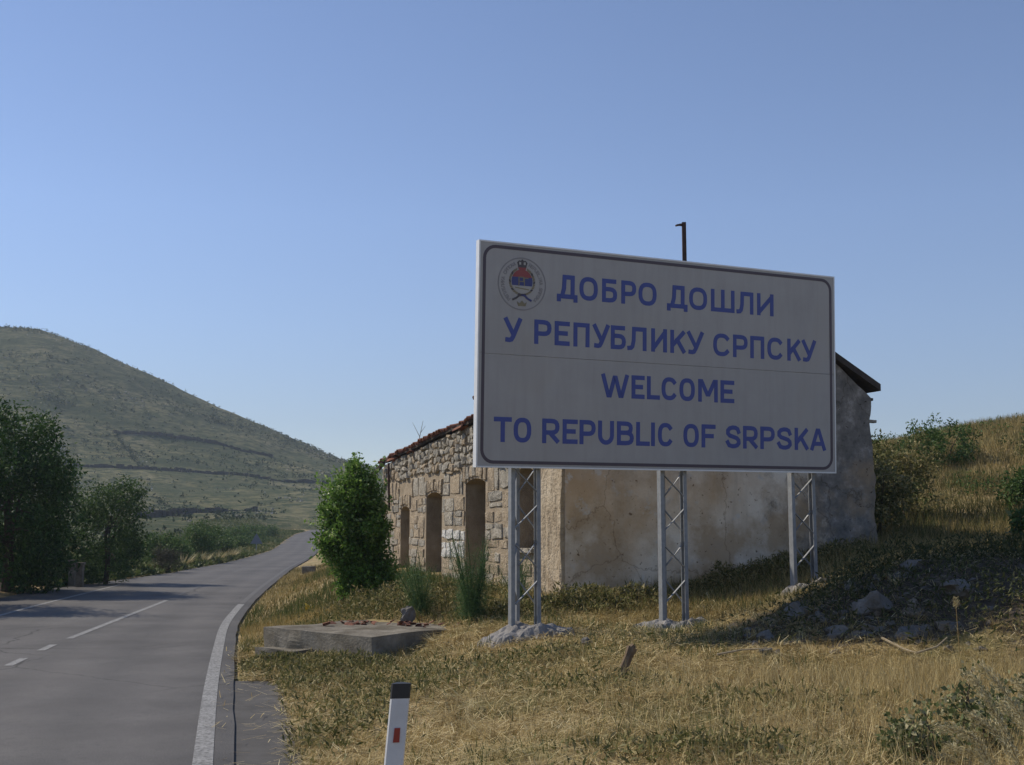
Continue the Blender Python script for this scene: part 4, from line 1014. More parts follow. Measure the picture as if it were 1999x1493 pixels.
def shrub(name, x, y, R, leaf, mat, label, n=40, per=60, group=None, stems=5, crad=.22, cat='shrub', zl=None, aspect=.42, droop=.2):
    z = float(T(x, y)); o = empty(name, (x, y, z), label, cat, group)
    C_ = crown_centres((x, y, z + R[2] * .95), R, n, .35); C_[:, 2] = np.maximum(C_[:, 2], z + .08)
    P, k = clump_points(C_, crad, per); P[:, 2] = np.maximum(P[:, 2], z + .02)
    foliage('foliage', P, leaf, mat, o, aspect, droop, tone=RNG.uniform(.15, .8, n + 5)[k])
    mb = MB()
    for i in range(stems):
        e = C_[(i * 5) % len(C_)]; mb.tube([(x + .05 * i - .1, y, z - .05), ((x + e[0]) / 2, (y + e[1]) / 2, (z + e[2]) / 2), tuple(e)], [.02, .015, .006], 4)
    mb.build('stem', M['bark'], o)
    return o, C_
# the big green bush before the house
bx_, by_ = -3.05, 22.3; bz_ = float(T(bx_, by_))
bush = empty('green_bush', (bx_, by_, bz_), 'tall bright green leafy bush at the corner of the stone house', 'bush')
Cb = np.concatenate([crown_centres((bx_ + .02, by_, bz_ + 1.15), (.62, .55, 1.1), 140, .12), crown_centres((bx_ + .08, by_, bz_ + 2.15), (.36, .36, .55), 44, .15), crown_centres((bx_ - .4, by_ - .1, bz_ + 1.75), (.34, .35, .42), 24, .4), crown_centres((bx_ + .48, by_ + .1, bz_ + 1.3), (.28, .3, .5), 26, .4),
    crown_centres((bx_ - .52, by_ - .1, bz_ + 1.1), (.28, .3, .3), 14, .4), crown_centres((bx_ + .3, by_ - .15, bz_ + .42), (.62, .55, .4), 36, .4), crown_centres((bx_ + .6, by_ + .1, bz_ + .6), (.25, .3, .4), 10, .4)])
Cb[:, 0] = bx_ + .12 + (Cb[:, 0] - bx_) * .82; Cb[:, 2] = np.maximum(Cb[:, 2], bz_ + .1)
Pb, kb = clump_points(Cb, .19, 95)
sprout = []
for i in range(60):
    a = RNG.uniform(-.5, .65); st = np.array([bx_ + a, by_ + RNG.uniform(-.4, .4), bz_ + 2.3 - abs(a - .05) * .95]); tip = st + np.array([RNG.uniform(-.28, .2), 0, RNG.uniform(.25, .62)])
    sprout.append(st + (tip - st) * np.linspace(0, 1, 26)[:, None] + RNG.normal(0, .03, (26, 3)))
for i in range(130):
    e = Cb[RNG.integers(len(Cb))]; o_ = np.array([e[0] - bx_, (e[1] - by_) * .6, .25 + RNG.uniform(-.2, .5)]); o_ = o_ / np.linalg.norm(o_) * RNG.uniform(.15, .42)
    sprout.append(e + o_ * np.linspace(.2, 1, 22)[:, None] + RNG.normal(0, .03, (22, 3)))
Pb2 = np.concatenate([Pb] + sprout); Pb2[:, 2] = np.maximum(Pb2[:, 2], bz_ + .03)
tone = np.concatenate([RNG.uniform(.15, .8, len(Cb))[kb], RNG.uniform(.5, .9, len(Pb2) - len(Pb))])
foliage('foliage', Pb2, .085, M['bush_leaf'], bush, .5, .1, tone)
mb = MB()
for i in range(9):
    e = Cb[i * 13]; mb.tube([(bx_ + .06 * (i - 4), by_, bz_ - .05), ((bx_ + e[0]) / 2, (by_ + e[1]) / 2, (bz_ + e[2]) / 2), tuple(e)], [.03, .022, .008], 5)
mb.build('stem', M['bark'], bush)
# roadside shrubs beyond the road
def lx(Y, d): return float(redge(Y) - rwid(Y) - apron(Y)) - d
SH_ = [(33.4, .3, (1.2, 1.1, .75), 'dark low shrub under the big dark tree at the road edge'), (38.2, .2, (1.1, 1.0, 1.05), 'dark shrub between the big tree and the concrete posts'), (42.2, .9, (1.6, .9, 1.35), 'leafy undergrowth behind the pair of concrete posts'), (44.0, .55, (.55, .5, .42), 'low bright bramble bush by the verge beside the feathery tree'), (47.5, .9, (.75, .7, .6), 'bramble bush beside the rounded dark shrub'),
       (51.5, 1.0, (.85, .8, .85), 'rounded leafy shrub behind the dark dry shrub'), (58.5, .9, (.9, .9, .8), None), (63.5, 1.2, (1.2, 1.0, .7), None), (69.5, 1.0, (.9, .9, 1.0), None), (75.5, 1.4, (1.3, 1.2, 1.2), None),
       (83, 1.2, (1.2, 1.2, .7), None), (92, 2.5, (1.3, 1.3, 1.1), None), (103, 1.5, (1.9, 1.6, .7), None), (116, 2.6, (1.6, 1.6, 1.0), None), (130, 1.8, (2.0, 1.8, .7), None), (148, 3.0, (2.0, 2.0, 1.1), None), (166, 1.6, (2.3, 2.0, .9), None)]
ORD = ['first', 'second', 'third', 'fourth', 'fifth', 'sixth', 'seventh', 'eighth', 'ninth', 'tenth', 'eleventh', 'twelfth', 'thirteenth']
q = 0
for k, (yy, dd, R, lb) in enumerate(SH_):
    if lb is None: lb = '%s green shrub in the roadside row, counted up the road from the dark dry shrub' % ORD[q]; q += 1
    shrub('roadside_shrub', lx(yy, dd + R[0] * .6), yy, R, .11 + .0007 * yy, M['tree_leaf' if yy < 43 else 'shrub_leaf'], lb, 60, 90 if yy < 43 else 50, 'shrubs along the far side of the road', 4, .26 + .002 * yy)
shrub('dry_shrub', lx(54.0, .35), 54.0, (.75, .7, .62), .13, M['dry_shrub'], 'rounded dark brown dry shrub at the edge of the far lane', 60, 70, None, 5, .2, aspect=.12)
# rough green growth on the far verge up the road
n = 60000; Y = 40 + 170 * RNG.random(n) ** 1.5; dl_ = .25 + 14 * RNG.random(n) ** 1.6; X = redge(Y) - rwid(Y) - apron(Y) - dl_
Zv = np.maximum(T(X, Y), hillz(X, Y)); hv = np.clip(.12 + .55 * np.clip(fbm(X / 3, Y / 5), 0, 1), .05, .8) * smooth(.1, 1.2, dl_)
tag(foliage('verge_growth', np.stack([X, Y, Zv + RNG.random(n) * hv], 1), .3, M['verge'], None, .3, -.6, tone=np.clip(.5 + .5 * fbm(X / 4 + 5, Y / 7), 0, 1)), 'rough green herbs and grass on the far verge', 'herbs', kind='stuff')
# pale dry grass plumes among the shrubs
for k, yy in enumerate((61, 66.5, 73, 80)):
    x = lx(yy, .8); z = float(T(x, yy)); n = 90
    a = RNG.uniform(0, 2 * math.pi, n); tip = np.stack([x + np.cos(a) * .5 + .35, yy + np.sin(a) * .5, z + RNG.uniform(.35, .8, n)], 1); bs = np.stack([x + np.cos(a) * .1, yy + np.sin(a) * .1, np.full(n, z)], 1)
    sd = np.stack([-np.sin(a), np.cos(a), np.zeros(n)], 1) * .02
    V = np.stack([bs - sd, bs + sd, tip], 1).reshape(-1, 3)
    o = link('grass_tuft', np_mesh('grass_tuft', V, 3, M['plume'], RNG.random(n)))
    tag(o, 'pale dry grass tuft leaning to the road, %s up the far verge' % ORD[k], 'grass tuft', 'pale tufts along the far verge')
# small triangular sign far up the road
x, yy = (505 - CX) / F_PX * 96, 96.0; z = float(T(x, yy)); rs = empty('road_sign', (x, yy, z), 'small blue-grey triangular sign among the far roadside shrubs', 'sign')
MB().bar((x, yy + .03, z - .2), (x, yy + .03, z + 1.5), .06, .06).build('pole', M['galv'], rs)
obj('sign_plate', [(x - .5, yy, z + .8), (x + .5, yy, z + .8), (x, yy, z + 1.65), (x - .5, yy - .02, z + .8), (x + .5, yy - .02, z + .8), (x, yy - .02, z + 1.65)], [(0, 2, 1), (3, 4, 5), (0, 1, 4, 3), (1, 2, 5, 4), (2, 0, 3, 5)], M['pane_grey'], rs)

# feathery fennel plants before the doors
def fennel(x, y, H, W_, n_st, label):
    z = float(T(x, y)); o = empty('fennel_plant', (x, y, z), label, 'plant', 'wild fennel before the house front')
    mb = MB(); pts = []
    for i in range(n_st):
        a = RNG.uniform(0, 6.28); h = H * RNG.uniform(.5, 1); w = W_ * RNG.uniform(.3, 1)
        P = [np.array([x + RNG.normal(0, .05), y + RNG.normal(0, .05), z - .02])]
        for q in (.35, .7, 1): P.append(P[0] + np.array([math.cos(a) * w * q ** 1.4, math.sin(a) * w * q ** 1.4, h * q]))
        mb.tube(P, [.009, .008, .006, .003], 4)
        for q in np.linspace(.05, 1, 26):
            j = min(int(q * 3), 2); f_ = q * 3 - j; pts.append(P[j] * (1 - f_) + P[j + 1] * f_) if q > .25 or RNG.random() < 2 else None
    mb.build('stem', M['fennel'], o)
    base = np.array([p_ for p_ in pts]); hz = np.clip((base[:, 2] - z) / H, 0, 1)
    reps = 20; k = np.repeat(np.arange(len(base)), reps); keep = RNG.random(len(k)) < (1.05 - hz[k]) ** 1.3 + .06
    P = (base[k] + RNG.normal(0, .075, (len(k), 3)) * (1.2 - .6 * hz[k])[:, None])[keep]; P[:, 2] = np.maximum(P[:, 2], z + .01)
    foliage('fronds', P, .10, M['fennel'], o, .045, -.5)
fennel(-.62, 18.35, 1.45, .42, 26, 'feathery green fennel plant standing before the widest doorway')
fennel(-1.45, 19.4, 1.15, .5, 14, 'thinner fennel plant before the middle doorway')
fennel(.1, 19.2, .95, .3, 8, 'sparse fennel stems beside the plastered corner pier')
# thin twig on the roof
mb = MB(); tb = hp(9.6, .3, ztop(9.6) + .1)
mb.tube([tb, tb + Vector((.02, 0, .35)), tb + Vector((.1, 0, .75))], [.012, .009, .004], 4); mb.tube([tb + Vector((.02, 0, .35)), tb + Vector((-.16, 0, .7))], [.007, .003], 4); mb.tube([tb + Vector((.04, 0, .45)), tb + Vector((.16, 0, .62))], [.006, .003], 4)
tag(mb.build('bare_twig', M['bark']), 'bare thin twig growing out of the tile roof edge', 'twig')
# dead stick leaning on the corner pier
mb = MB(); a = hp(.95, -.35, 1.75); b_ = hp(.05, -.35, float(T(*(hp(.05, -.35, 0).xy))) - .03); mb.tube([a, (a + b_) / 2 + Vector((.02, 0, -.03)), b_], [.006, .008, .009], 5)
tag(mb.build('leaning_stick', M['bark']), 'thin dry stick leaning against the plastered corner pier', 'stick')

# masks for the sward
def in_house(X, Y):
    dx, dy = X - HC.x, Y - HC.y; t = dx * HA.x + dy * HA.y; s_ = dx * HB.x + dy * HB.y
    return (t > -.06) & (t < FL) & (s_ > -.1) & (s_ < GW + .02)
def in_plat(X, Y):
    dx, dy = X - pA.x, Y - pA.y; t = dx * ex.x + dy * ex.y; s_ = dx * ey.x + dy * ey.y
    return ((t > -.03) & (t < Lp + .05) & (s_ > -.03) & (s_ < 2.6) & (T(X, Y) < .455)) | ((t > 1.2) & (t < Lp - .12) & (s_ > -.34) & (s_ < 0) & (vnoise(X * 3, Y * 3) < .6))
def in_foot(X, Y):
    r_ = np.zeros(np.shape(X), bool)
    for (mid, gz), q in zip(foot, (.56, .54, .45)):
        dx, dy = X - mid.x, Y - mid.y + .1; a_ = dx * r0.x + dy * r0.y; b_ = -dx * r0.y + dy * r0.x; r_ = r_ | (np.hypot(a_ / (q * .9), b_ / (q * .66)) < 1)
    return r_
def verge_ok(X, Y):
    d = X - redge(Y); lim = np.where(Y < 15.3, .045 + np.interp(Y, [2, 9.9, 14.8, 15.6], [.4, .36, .48, .3]), .06)
    return (d > lim + .05 * vnoise(X * 7, Y * 7)) & ~in_house(X, Y) & ~in_plat(X, Y) & ~in_foot(X, Y)
def heap_k(X, Y): return np.exp(-(((X - 6.6) / 3.2) ** 2 + ((Y - 15.7) / 1.9) ** 2) ** 1.5)
def scatter(n, x0, x1, y0, y1, power=1.0):
    """more points near the viewer, all inside a fan a little wider than the view"""
    Y = y0 + (y1 - y0) * RNG.random(n) ** power; X = RNG.uniform(x0, x1, n)
    ok = (np.abs(X) < Y * .52 + 1.2); return X[ok], Y[ok]
def blades(X, Y, h, w, leanx=.5):
    n = len(X); Z = T(X, Y) - .01; a = RNG.uniform(0, 2 * math.pi, n); b_ = RNG.uniform(0, 2 * math.pi, n); l = RNG.random(n) ** .7 * leanx
    P = np.stack([X, Y, Z], 1); sd = np.stack([np.cos(a), np.sin(a), np.zeros(n)], 1) * (w / 2)[:, None]
    tip = P + np.stack([np.cos(b_) * l * h, np.sin(b_) * l * h, h * np.sqrt(np.clip(1 - l * l, .05, 1))], 1)
    return np.stack([P - sd, P + sd, tip], 1).reshape(-1, 3)
# dry standing grass
Xa, Ya = scatter(420000, -7, 12, 5.2, 24, 1.25); ok = verge_ok(Xa, Ya); Xa, Ya = Xa[ok], Ya[ok]
dens = (.35 + .65 * smooth(-.25, .25, fbm(Xa * 1.1, Ya * 1.1))) * (1 - .88 * heap_k(Xa, Ya)); ok = RNG.random(len(Xa)) < dens; Xa, Ya = Xa[ok], Ya[ok]
tall = 1 + 1.1 * smooth(1.5, 5, Xa) * smooth(7.5, 9.5, Ya) * smooth(15, 12.5, Ya) * (.4 + vnoise(Xa * 1.5, Ya * 1.5)) + .8 * smooth(16.8, 19, Ya)
hh = RNG.uniform(.04, .13, len(Xa)) * tall; ww = RNG.uniform(.003, .007, len(Xa)) * np.clip(Ya / 11, .8, 1.9)
rn = np.clip(RNG.normal(.48, .24, len(Xa)) + .25 * fbm(Xa * .8, Ya * .8), 0, 1)
tag(link('dry_grass', np_mesh('dry_grass', blades(Xa, Ya, hh, ww, .85), 3, M['grass'], rn)), 'mown golden dry grass covering the verge around the sign', 'grass', kind='stuff')
# hillside grass behind the heap, right of the house, and the verge by the road
Xa, Ya = scatter(200000, 2, 24, 17, 42, 1.0); X2, Y2 = scatter(60000, -14, -1.5, 22, 60, 1.2); Xa = np.concatenate([Xa, X2]); Ya = np.concatenate([Ya, Y2])
ok = verge_ok(Xa, Ya) & (RNG.random(len(Xa)) > .85 * heap_k(Xa, Ya)); Xa, Ya = Xa[ok], Ya[ok]
hh = RNG.uniform(.1, .32, len(Xa)) * np.where(Xa > 2, 1.15, .5) * (.5 + vnoise(Xa * .6, Ya * .6)); ww = RNG.uniform(.012, .026, len(Xa)) * np.clip(Ya / 26, .6, 1.6)
tag(link('slope_grass', np_mesh('slope_grass', blades(Xa, Ya, hh, ww, .6), 3, M['slope'], np.clip(RNG.normal(.42, .2, len(Xa)) + .55 * fbm(Xa * .35, Ya * .35), 0, 1))), 'tall tawny grass on the slope beside the house', 'grass', kind='stuff')
# green blades mixed in patches
Xa, Ya = scatter(150000, -6, 12, 5.2, 34, 1.1); ok = verge_ok(Xa, Ya) & (fbm(Xa * .55 + 9, Ya * .55) + .5 * fbm(Xa * 2, Ya * 2) > .12); Xa, Ya = Xa[ok], Ya[ok]
tag(link('green_grass', np_mesh('green_grass', blades(Xa, Ya, RNG.uniform(.06, .2, len(Xa)) * np.clip(Ya / 14, .8, 1.8), RNG.uniform(.006, .012, len(Xa)) * np.clip(Ya / 12, .8, 2), .7), 3, M['green_grass'], RNG.random(len(Xa)))), 'patches of green grass growing through the dry verge', 'grass', kind='stuff')
# taller dry stalks towards the near corner
Xa, Ya = scatter(30000, .8, 6.5, 6.6, 12.5, 1.0); ok = verge_ok(Xa, Ya) & (RNG.random(len(Xa)) < .15 + .85 * smooth(1.2, 4.5, Xa - .25 * (10 - Ya))); Xa, Ya = Xa[ok], Ya[ok]
tag(link('tall_grass', np_mesh('tall_grass', blades(Xa, Ya, RNG.uniform(.15, .38, len(Xa)), RNG.uniform(.004, .008, len(Xa)), .7), 3, M['straw'], RNG.random(len(Xa)) * .8)), 'tall pale dry grass stems near the bramble corner', 'grass', kind='stuff')
# matted tufts that break up the sward
Xt, Yt = scatter(5200, -5, 10, 5.4, 21, 1.2); ok = verge_ok(Xt, Yt) & (RNG.random(len(Xt)) > heap_k(Xt, Yt)); Xt, Yt = Xt[ok], Yt[ok]; nb = 26; k = np.repeat(np.arange(len(Xt)), nb); n = len(k)
rad = RNG.uniform(.03, .1, len(Xt))[k]; a = RNG.uniform(0, 6.283, n); Xb, Yb = Xt[k] + np.cos(a) * rad * RNG.random(n), Yt[k] + np.sin(a) * rad * RNG.random(n); H = (RNG.uniform(.06, .2, len(Xt)) * RNG.uniform(.8, 1.4, len(Xt)))[k] * RNG.uniform(.5, 1.1, n)
P = np.stack([Xb, Yb, T(Xb, Yb) - .01], 1); comb = RNG.uniform(0, 6.283, len(Xt))[k]; fl = RNG.uniform(.2, 1.1, len(Xt))[k]
tip = P + np.stack([np.cos(a) * .55 * H + np.cos(comb) * fl * H, np.sin(a) * .55 * H + np.sin(comb) * fl * H, H * .8], 1); sd = np.stack([-np.sin(a), np.cos(a), np.zeros(n)], 1) * (RNG.uniform(.0018, .0035, n) * np.clip(Yb / 10, .8, 1.8))[:, None]
tag(link('grass_tufts', np_mesh('grass_tufts', np.stack([P - sd, P + sd, tip], 1).reshape(-1, 3), 3, M['straw'], np.clip(RNG.uniform(-.1, .8, len(Xt))[k] + RNG.normal(0, .15, n), 0, 1))), 'matted pale tufts of dry grass on the verge', 'grass', kind='stuff')
# cut straw lying about
Xa, Ya = scatter(90000, -5, 10, 5.2, 20, 1.3); ok = verge_ok(Xa, Ya) | ((Xa - redge(Ya) > -.15) & (RNG.random(len(Xa)) < .06) & ~in_house(Xa, Ya) & ~in_plat(Xa, Ya)); Xa, Ya = Xa[ok], Ya[ok]; n = len(Xa)
a = RNG.uniform(0, 2 * math.pi, n); L_ = RNG.uniform(.06, .24, n); d = np.stack([np.cos(a), np.sin(a), RNG.normal(0, .18, n)], 1) * L_[:, None]; P = np.stack([Xa, Ya, np.maximum(T(Xa, Ya), -.02) + RNG.uniform(.02, .075, n)], 1)
sd = np.stack([-np.sin(a), np.cos(a), np.zeros(n)], 1) * (RNG.uniform(.002, .004, n) * np.clip(Ya / 10, .8, 2))[:, None]
V = np.stack([P - sd, P + d - sd * .6, P + d + sd * .6, P + sd], 1).reshape(-1, 3)
tag(link('cut_straw', np_mesh('cut_straw', V, 4, M['straw'], RNG.random(n))), 'loose cut straw lying on the mown verge', 'straw', kind='stuff')
# broadleaf weeds
def weed_patch(name, spots, label, mat, leaf, n, hgt):
    Ps = []
    for (x, y, rx, ry, k) in spots:
        m_ = int(n * k); X = x + RNG.normal(0, rx, m_); Y = y + RNG.normal(0, ry, m_); ok = verge_ok(X, Y); X, Y = X[ok], Y[ok]
        e = np.exp(-((X - x) / (rx * 1.6)) ** 2 - ((Y - y) / (ry * 1.6)) ** 2)
        Ps.append(np.stack([X, Y, T(X, Y) + RNG.random(len(X)) ** .8 * hgt * (.35 + .65 * e) * (.4 + 1.1 * vnoise(X * 4, Y * 4))], 1))
    P = np.concatenate(Ps)
    o = foliage(name, P, leaf, mat, None, .26, -.5); return tag(o, label, 'weeds', kind='stuff')
weed_patch('weeds', [(-2.3, 15.9, .45, .25, 1.3), (-3.2, 16.75, .35, .25, 1.4), (-2.2, 15.4, .5, .35, 1), (-1.75, 14.2, .5, .5, .9), (-1.3, 12.6, .55, .55, 1.2), (-1.6, 11.0, .35, .6, .8), (-.6, 13.3, .7, .5, .7), (.0, 14.6, .6, .35, .6), (-3.4, 16.4, .4, .4, .9), (-4.3, 18.6, .25, .6, .5), (1.4, 8.6, .5, .3, .9), (2.3, 10.6, .6, .4, .5), (-2.7, 14.6, .3, .4, .5), (.9, 12.0, .4, .3, .4)], 'low green and straw coloured weeds along the near verge', M['weed'], .075, 1500, .16)
weed_patch('wall_weeds', [(.9, 18.9, .55, .25, 1.6), (1.7, 19.4, .45, .2, .8), (-.2, 18.7, .4, .25, .9), (3.9, 20.2, .8, .25, 1.6), (4.9, 20.6, .6, .3, 1.5), (6.0, 20.9, .5, .3, 1.2), (-1.7, 20.2, .6, .6, 1.2), (-2.4, 21.2, .6, .5, 1.2), (-.9, 20.8, .6, .6, 1.0)], 'green weeds growing along the foot of the house walls', M['weed'], .085, 2600, .34)
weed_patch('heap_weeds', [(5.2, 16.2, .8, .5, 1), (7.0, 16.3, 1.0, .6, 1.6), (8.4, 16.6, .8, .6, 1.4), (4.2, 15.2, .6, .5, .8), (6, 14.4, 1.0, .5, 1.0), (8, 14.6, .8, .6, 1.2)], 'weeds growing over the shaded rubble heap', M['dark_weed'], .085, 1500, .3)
# shrubs on the slope to the right of the house
SL = [(7.3, 23.6, (.8, .7, .95), 'dark shrub hugging the right corner of the plaster gable'), (8.4, 25.5, (1.0, .9, 1.05), 'grey-green shrub on the slope just behind the gable corner shrub'), (11.0, 24.6, (.7, .6, .55), 'leafy green shrub at the photo edge beyond the rubble heap'),
      (9.3, 20.2, (.75, .6, .4), 'low green plant with pointed leaves behind the rubble heap'), (11.5, 31.5, (1.2, 1.0, .6), 'upper green shrub near the skyline of the right slope'), (9.0, 31.0, (1.0, .9, .6), 'dull shrub high on the slope above the gable corner shrub'), (13.3, 29.0, (.9, .8, .6), 'dark green shrub at the photo edge high on the right slope'), (8.6, 17.4, (.8, .6, .45), 'dark bush on the shaded right end of the rubble heap')]
for k, (x, y, R, lb) in enumerate(SL):
    shrub('slope_shrub', x, y, R, .1 if k != 3 else .14, M['shrub_leaf'] if k in (2, 3, 4) else M['weed'], lb, 50, 60, 'shrubs on the slope right of the house', 5, .22)
n = 700; X = RNG.uniform(5, 24, n); Y = RNG.uniform(22, 40, n); ok = verge_ok(X, Y) & (fbm(X * .4 + 3, Y * .4) > -.12); X, Y = X[ok], Y[ok]; C_ = np.stack([X, Y, T(X, Y) + .12], 1); P, k = clump_points(C_, .26, 42)
tag(foliage('slope_scrub', P, .1, M['shrub_leaf'], None, .35, -.4, tone=RNG.uniform(0, .8, len(C_))[k]), 'low green scrub dotted over the slope right of the house', 'scrub', kind='stuff')
# bramble and arching seed heads close to the viewer
def bramble(x, y, R, label, n=34, per=34, leaf=.05):
    z = float(T(x, y)); o = empty('bramble', (x, y, z), label, 'bramble', 'brambles in the near corner')
    C_ = crown_centres((x, y, z + R[2] * .6), R, n, .3); C_[:, 2] = np.maximum(C_[:, 2], z + .05); P, k = clump_points(C_, .13, per); P[:, 2] = np.maximum(P[:, 2], z + .02)
    foliage('foliage', P, leaf, M['bramble'], o, .62, -.15)
    mb = MB()
    for i in range(12):
        e = C_[i * 2 % n]; mb.tube([(x + RNG.normal(0, .15), y + RNG.normal(0, .12), z - .02), ((x + e[0]) / 2, (y + e[1]) / 2, e[2] + .06), tuple(e)], [.005, .004, .002], 4)
    mb.build('stem', M['bark'], o)
bramble(3.35, 8.7, (.62, .45, .34), 'dark green bramble in the near corner below the tall stalk', 48, 30)
bramble(4.05, 9.2, (.55, .4, .3), 'bramble spreading to the photo edge behind the pale plumes', 34, 30)
bramble(2.75, 8.2, (.32, .3, .2), 'small bramble shoot on the open-grass side of the bramble clump', 26, 34)
def stalk(name, pts, r, label, cat, group, head=None, dens=900):
    z0 = pts[0]; o = empty(name, tuple(z0), label, cat, group)
    MB().tube(pts, [r * (1 - .5 * i / (len(pts) - 1)) for i in range(len(pts))], 5).build('stalk', M['straw'], o)
    if head:
        a = head[0]; Q = np.array([np.array(p_) for p_ in pts]); s_ = np.linspace(a, 1, dens) * (len(Q) - 1); i = np.minimum(s_.astype(int), len(Q) - 2); f_ = (s_ - i)[:, None]
        P = Q[i] * (1 - f_) + Q[i + 1] * f_; t_ = Q[i + 1] - Q[i]; t_ = t_ / np.linalg.norm(t_, axis=1)[:, None]
        P = P + RNG.normal(0, head[1], (dens, 3))
        foliage('seed_head', P, .03, M['plume'], o, .2, 0, up=t_ * 1.3)['kind'] = 'stuff'
    return o
PL = [((1995, 1500), (1930, 1370), (1890, 1315)), ((2040, 1470), (1975, 1370), (1915, 1300)), ((1960, 1540), (1905, 1440), (1830, 1420)), ((2010, 1560), (1960, 1440), (1890, 1395)), ((2060, 1540), (2005, 1420), (1955, 1375)), ((1990, 1590), (1920, 1480), (1850, 1460)), ((2090, 1500), (2030, 1390), (1985, 1330)), ((1930, 1570), (1880, 1490), (1820, 1480))]
PO = ['topmost', 'second from the top', 'third from the top', 'fourth from the top', 'fifth from the top', 'sixth from the top', 'outermost at the photo edge', 'lowest']
for k, P in enumerate(PL):
    yy = 7.0 + .12 * k; A = [Vector(EYE + ray(u, v_) * (yy + .1 * i)) for i, (u, v_) in enumerate(P)]
    g = Vector((A[0].x + .12, A[0].y + .1, float(T(A[0].x + .12, A[0].y + .1)) - .02))
    c = [g, (g + A[0]) / 2, A[0], (A[0] + A[1]) / 2, A[1], (A[1] + A[2]) / 2 + Vector((0, 0, .015)), A[2]]
    stalk('seed_stalk', c, .004, 'arching pale seed plume at the near corner, %s' % PO[k], 'grass stalk', 'arching seed plumes in the near corner', (.38, .017), 800)
p0 = on_ground(1874, 1282); stalk('tall_stalk', [p0, p0 + Vector((-.01, 0, .3)), p0 + Vector((-.02, 0, .62))], .006, 'single tall dry stalk standing against the dark shade of the heap', 'grass stalk', None, (.86, .018), 160)
# dead branches at the foot of the heap
for k, (P, lb) in enumerate(((((1722, 1258), (1765, 1285), (1790, 1298)), 'pale dead branch lying at the front foot of the rubble heap'), (((1790, 1288), (1830, 1280), (1850, 1268)), 'pale dead twig rising toward the tall stalk'), (((1400, 1290), (1450, 1286), (1500, 1288)), 'thin dead branch in the grass left of the rubble heap'))):
    A = [on_ground(u, v_) + Vector((0, 0, .07 + .03 * i)) for i, (u, v_) in enumerate(P)]
    tag(MB().tube(A, [.014, .011, .006], 5).build('dead_branch', M['dead_wood']), lb, 'branch', 'dead branches by the heap')

# ------------------------------------------------------------------ hill: walls and scrub
def on_hill(u, v_):
    d = ray(u, v_); Y = np.arange(80, 520, .5); z = EYE[2] + d[2] * Y; g = hillz(d[0] * Y, Y); i = np.argmax(g >= z)
    if i == 0 and not g[0] >= z[0]: return None
    return np.array([d[0] * Y[i], Y[i], g[i]])
WL = [([(125, 909), (250, 915), (380, 922), (500, 932), (640, 944)], 'longest dry stone wall crossing the hill above the trees'), ([(222, 845), (300, 849), (370, 857), (450, 874), (530, 893)], 'upper dry stone wall halfway up the hill'),
      ([(268, 1011), (340, 1005), (420, 1001), (500, 997)], 'lowest dry stone wall near the foot of the hill'), ([(224, 848), (250, 880), (276, 912)], None)]
for P, lb in WL:
    Q = [on_hill(u, v_) for u, v_ in P]; Q = [q for q in Q if q is not None]
    if len(Q) < 2: print('wall missed', lb); continue
    if lb is None:
        C_ = np.concatenate([a + (b_ - a) * np.linspace(0, 1, 14)[:, None] for a, b_ in zip(Q[:-1], Q[1:])]); C_ = C_ + RNG.normal(0, .5, C_.shape); C_[:, 2] = hillz(C_[:, 0], C_[:, 1]) + .3
        o = empty('hedge', tuple(C_[-1]), 'thin line of dark scrub running straight down the hill between two walls', 'hedge'); P, k = clump_points(C_, .8, 26); foliage('foliage', P, .5, M['scrub'], o, .7, -.2); continue
    mb = MB()
    for a, b_ in zip(Q[:-1], Q[1:]):
        n = max(2, int(np.linalg.norm(b_ - a) / 1.1))
        for i in range(n):
            c_ = a + (b_ - a) * (i + .5) / n + RNG.normal(0, .12, 3); c_[2] = hillz(c_[0], c_[1])
            s_ = RNG.uniform(.5, .8); h_ = RNG.uniform(.5, 1.1); dr = Vector(tuple(b_ - a)).normalized(); sd = Vector((-dr.y, dr.x, 0)).normalized()
            mb.frame_box(tuple(c_), dr, sd, UP, (-s_, -.4, -.6), (s_, .4, h_))
    tag(mb.build('dry_stone_wall', M['hill_wall']), lb, 'stone wall', 'dry stone walls on the hill')
n = 26000; X = RNG.uniform(-420, 60, n); Y = RNG.uniform(95, 500, n); r_ = np.hypot(X - HP[0], Y - HP[1])
dn = .10 + .9 * smooth(.0, .45, fbm(X / 42, Y / 30 + 3)) ; dn = np.where(r_ < 26, .8, dn)
ok = (RNG.random(n) < dn) & (r_ < 390) & ((redge(Y) - rwid(Y)) - X > 9); X, Y = X[ok], Y[ok]; C_ = np.stack([X, Y, hillz(X, Y) + .25], 1)
band = []
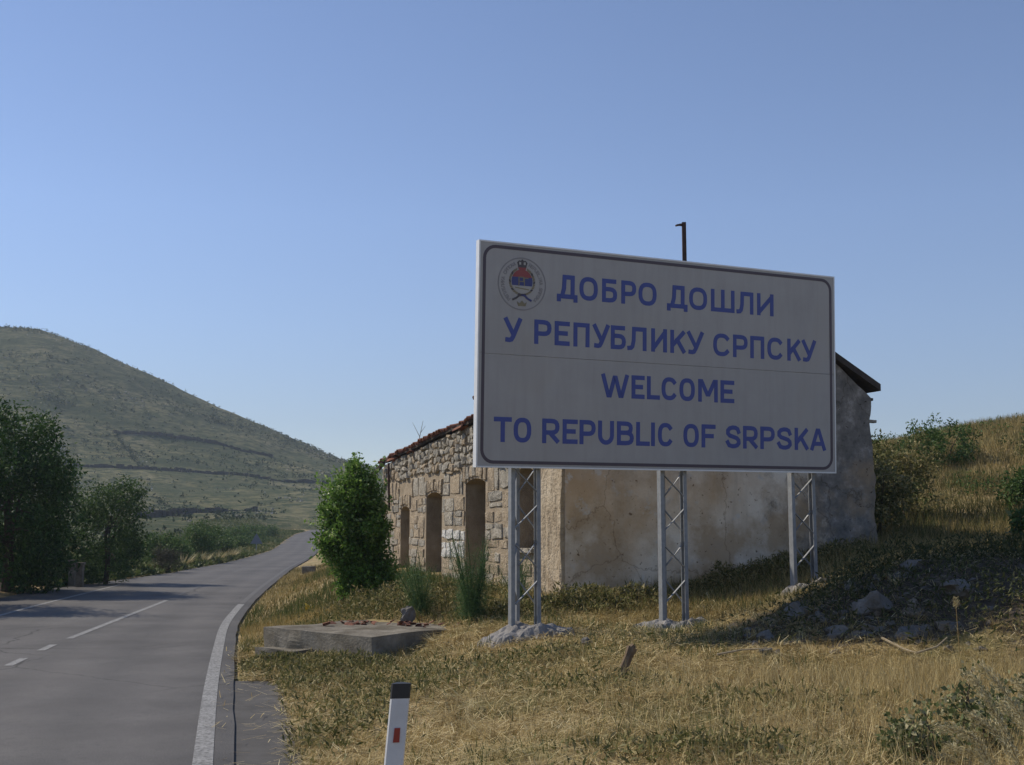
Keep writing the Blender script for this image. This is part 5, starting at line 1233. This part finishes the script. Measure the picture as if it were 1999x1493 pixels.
for (u0, v0), (u1, v1), m_ in (((330, 795), (470, 835), 90), ((400, 815), (570, 872), 110), ((60, 770), (150, 790), 60), ((0, 642), (115, 642), 120), ((20, 690), (180, 705), 70)):
    for q in RNG.random(m_):
        h = on_hill(u0 + (u1 - u0) * q + RNG.normal(0, 9), v0 + (v1 - v0) * q + RNG.normal(0, 5))
        if h is not None: band.append(h)
C_ = np.concatenate([C_, np.array(band)])
sz = RNG.uniform(.35, 1.15, len(C_)); sz[-len(band):] *= 1.7
P, k = clump_points(C_, .5, 9); P = C_[k] + (P - C_[k]) * (sz[k] * 1.6)[:, None] * np.array([1.2, 1.2, .8])
o = foliage('hill_scrub', P, .55, M['scrub'], None, .7, -.2, tone=RNG.random(len(C_))[k]); tag(o, 'low dark scrub dotting the stony hillside', 'scrub', kind='stuff')
print('scrub', len(C_))
n = 7000; X = RNG.uniform(-420, 40, n); Y = RNG.uniform(110, 500, n); ok = (RNG.random(n) < smooth(-.1, .5, fbm(X / 25 + 7, Y / 14))) & (np.hypot(X - HP[0], Y - HP[1]) < 350) & ((redge(Y) - rwid(Y)) - X > 9); X, Y = X[ok], Y[ok]
P = np.repeat(np.stack([X, Y, hillz(X, Y) + .1], 1), 5, 0) + RNG.normal(0, .35, (len(X) * 5, 3)) * np.array([1.5, 1, .35])
tag(foliage('hill_rocks', P, .6, M['hill_rock'], None, .8, .0), 'pale limestone outcrops showing through the hillside grass', 'rocks', kind='stuff')

# ------------------------------------------------------------------ thin summer haze
m = bpy.data.materials.new('haze_air'); m.use_nodes = True; nt = m.node_tree; nt.nodes.clear()
pv = nt.nodes.new('ShaderNodeVolumePrincipled'); out = nt.nodes.new('ShaderNodeOutputMaterial')
pv.inputs['Color'].default_value = (.72, .84, 1, 1); pv.inputs['Density'].default_value = .00034; pv.inputs['Anisotropy'].default_value = .2
nt.links.new(pv.outputs[0], out.inputs['Volume'])
tag(MB().frame_box((0, 0, 0), Vector((1, 0, 0)), Vector((0, 1, 0)), UP, (-760, -80, -4), (760, 960, 100)).build('haze', m), 'thin bluish summer haze in the air', 'haze', kind='stuff')
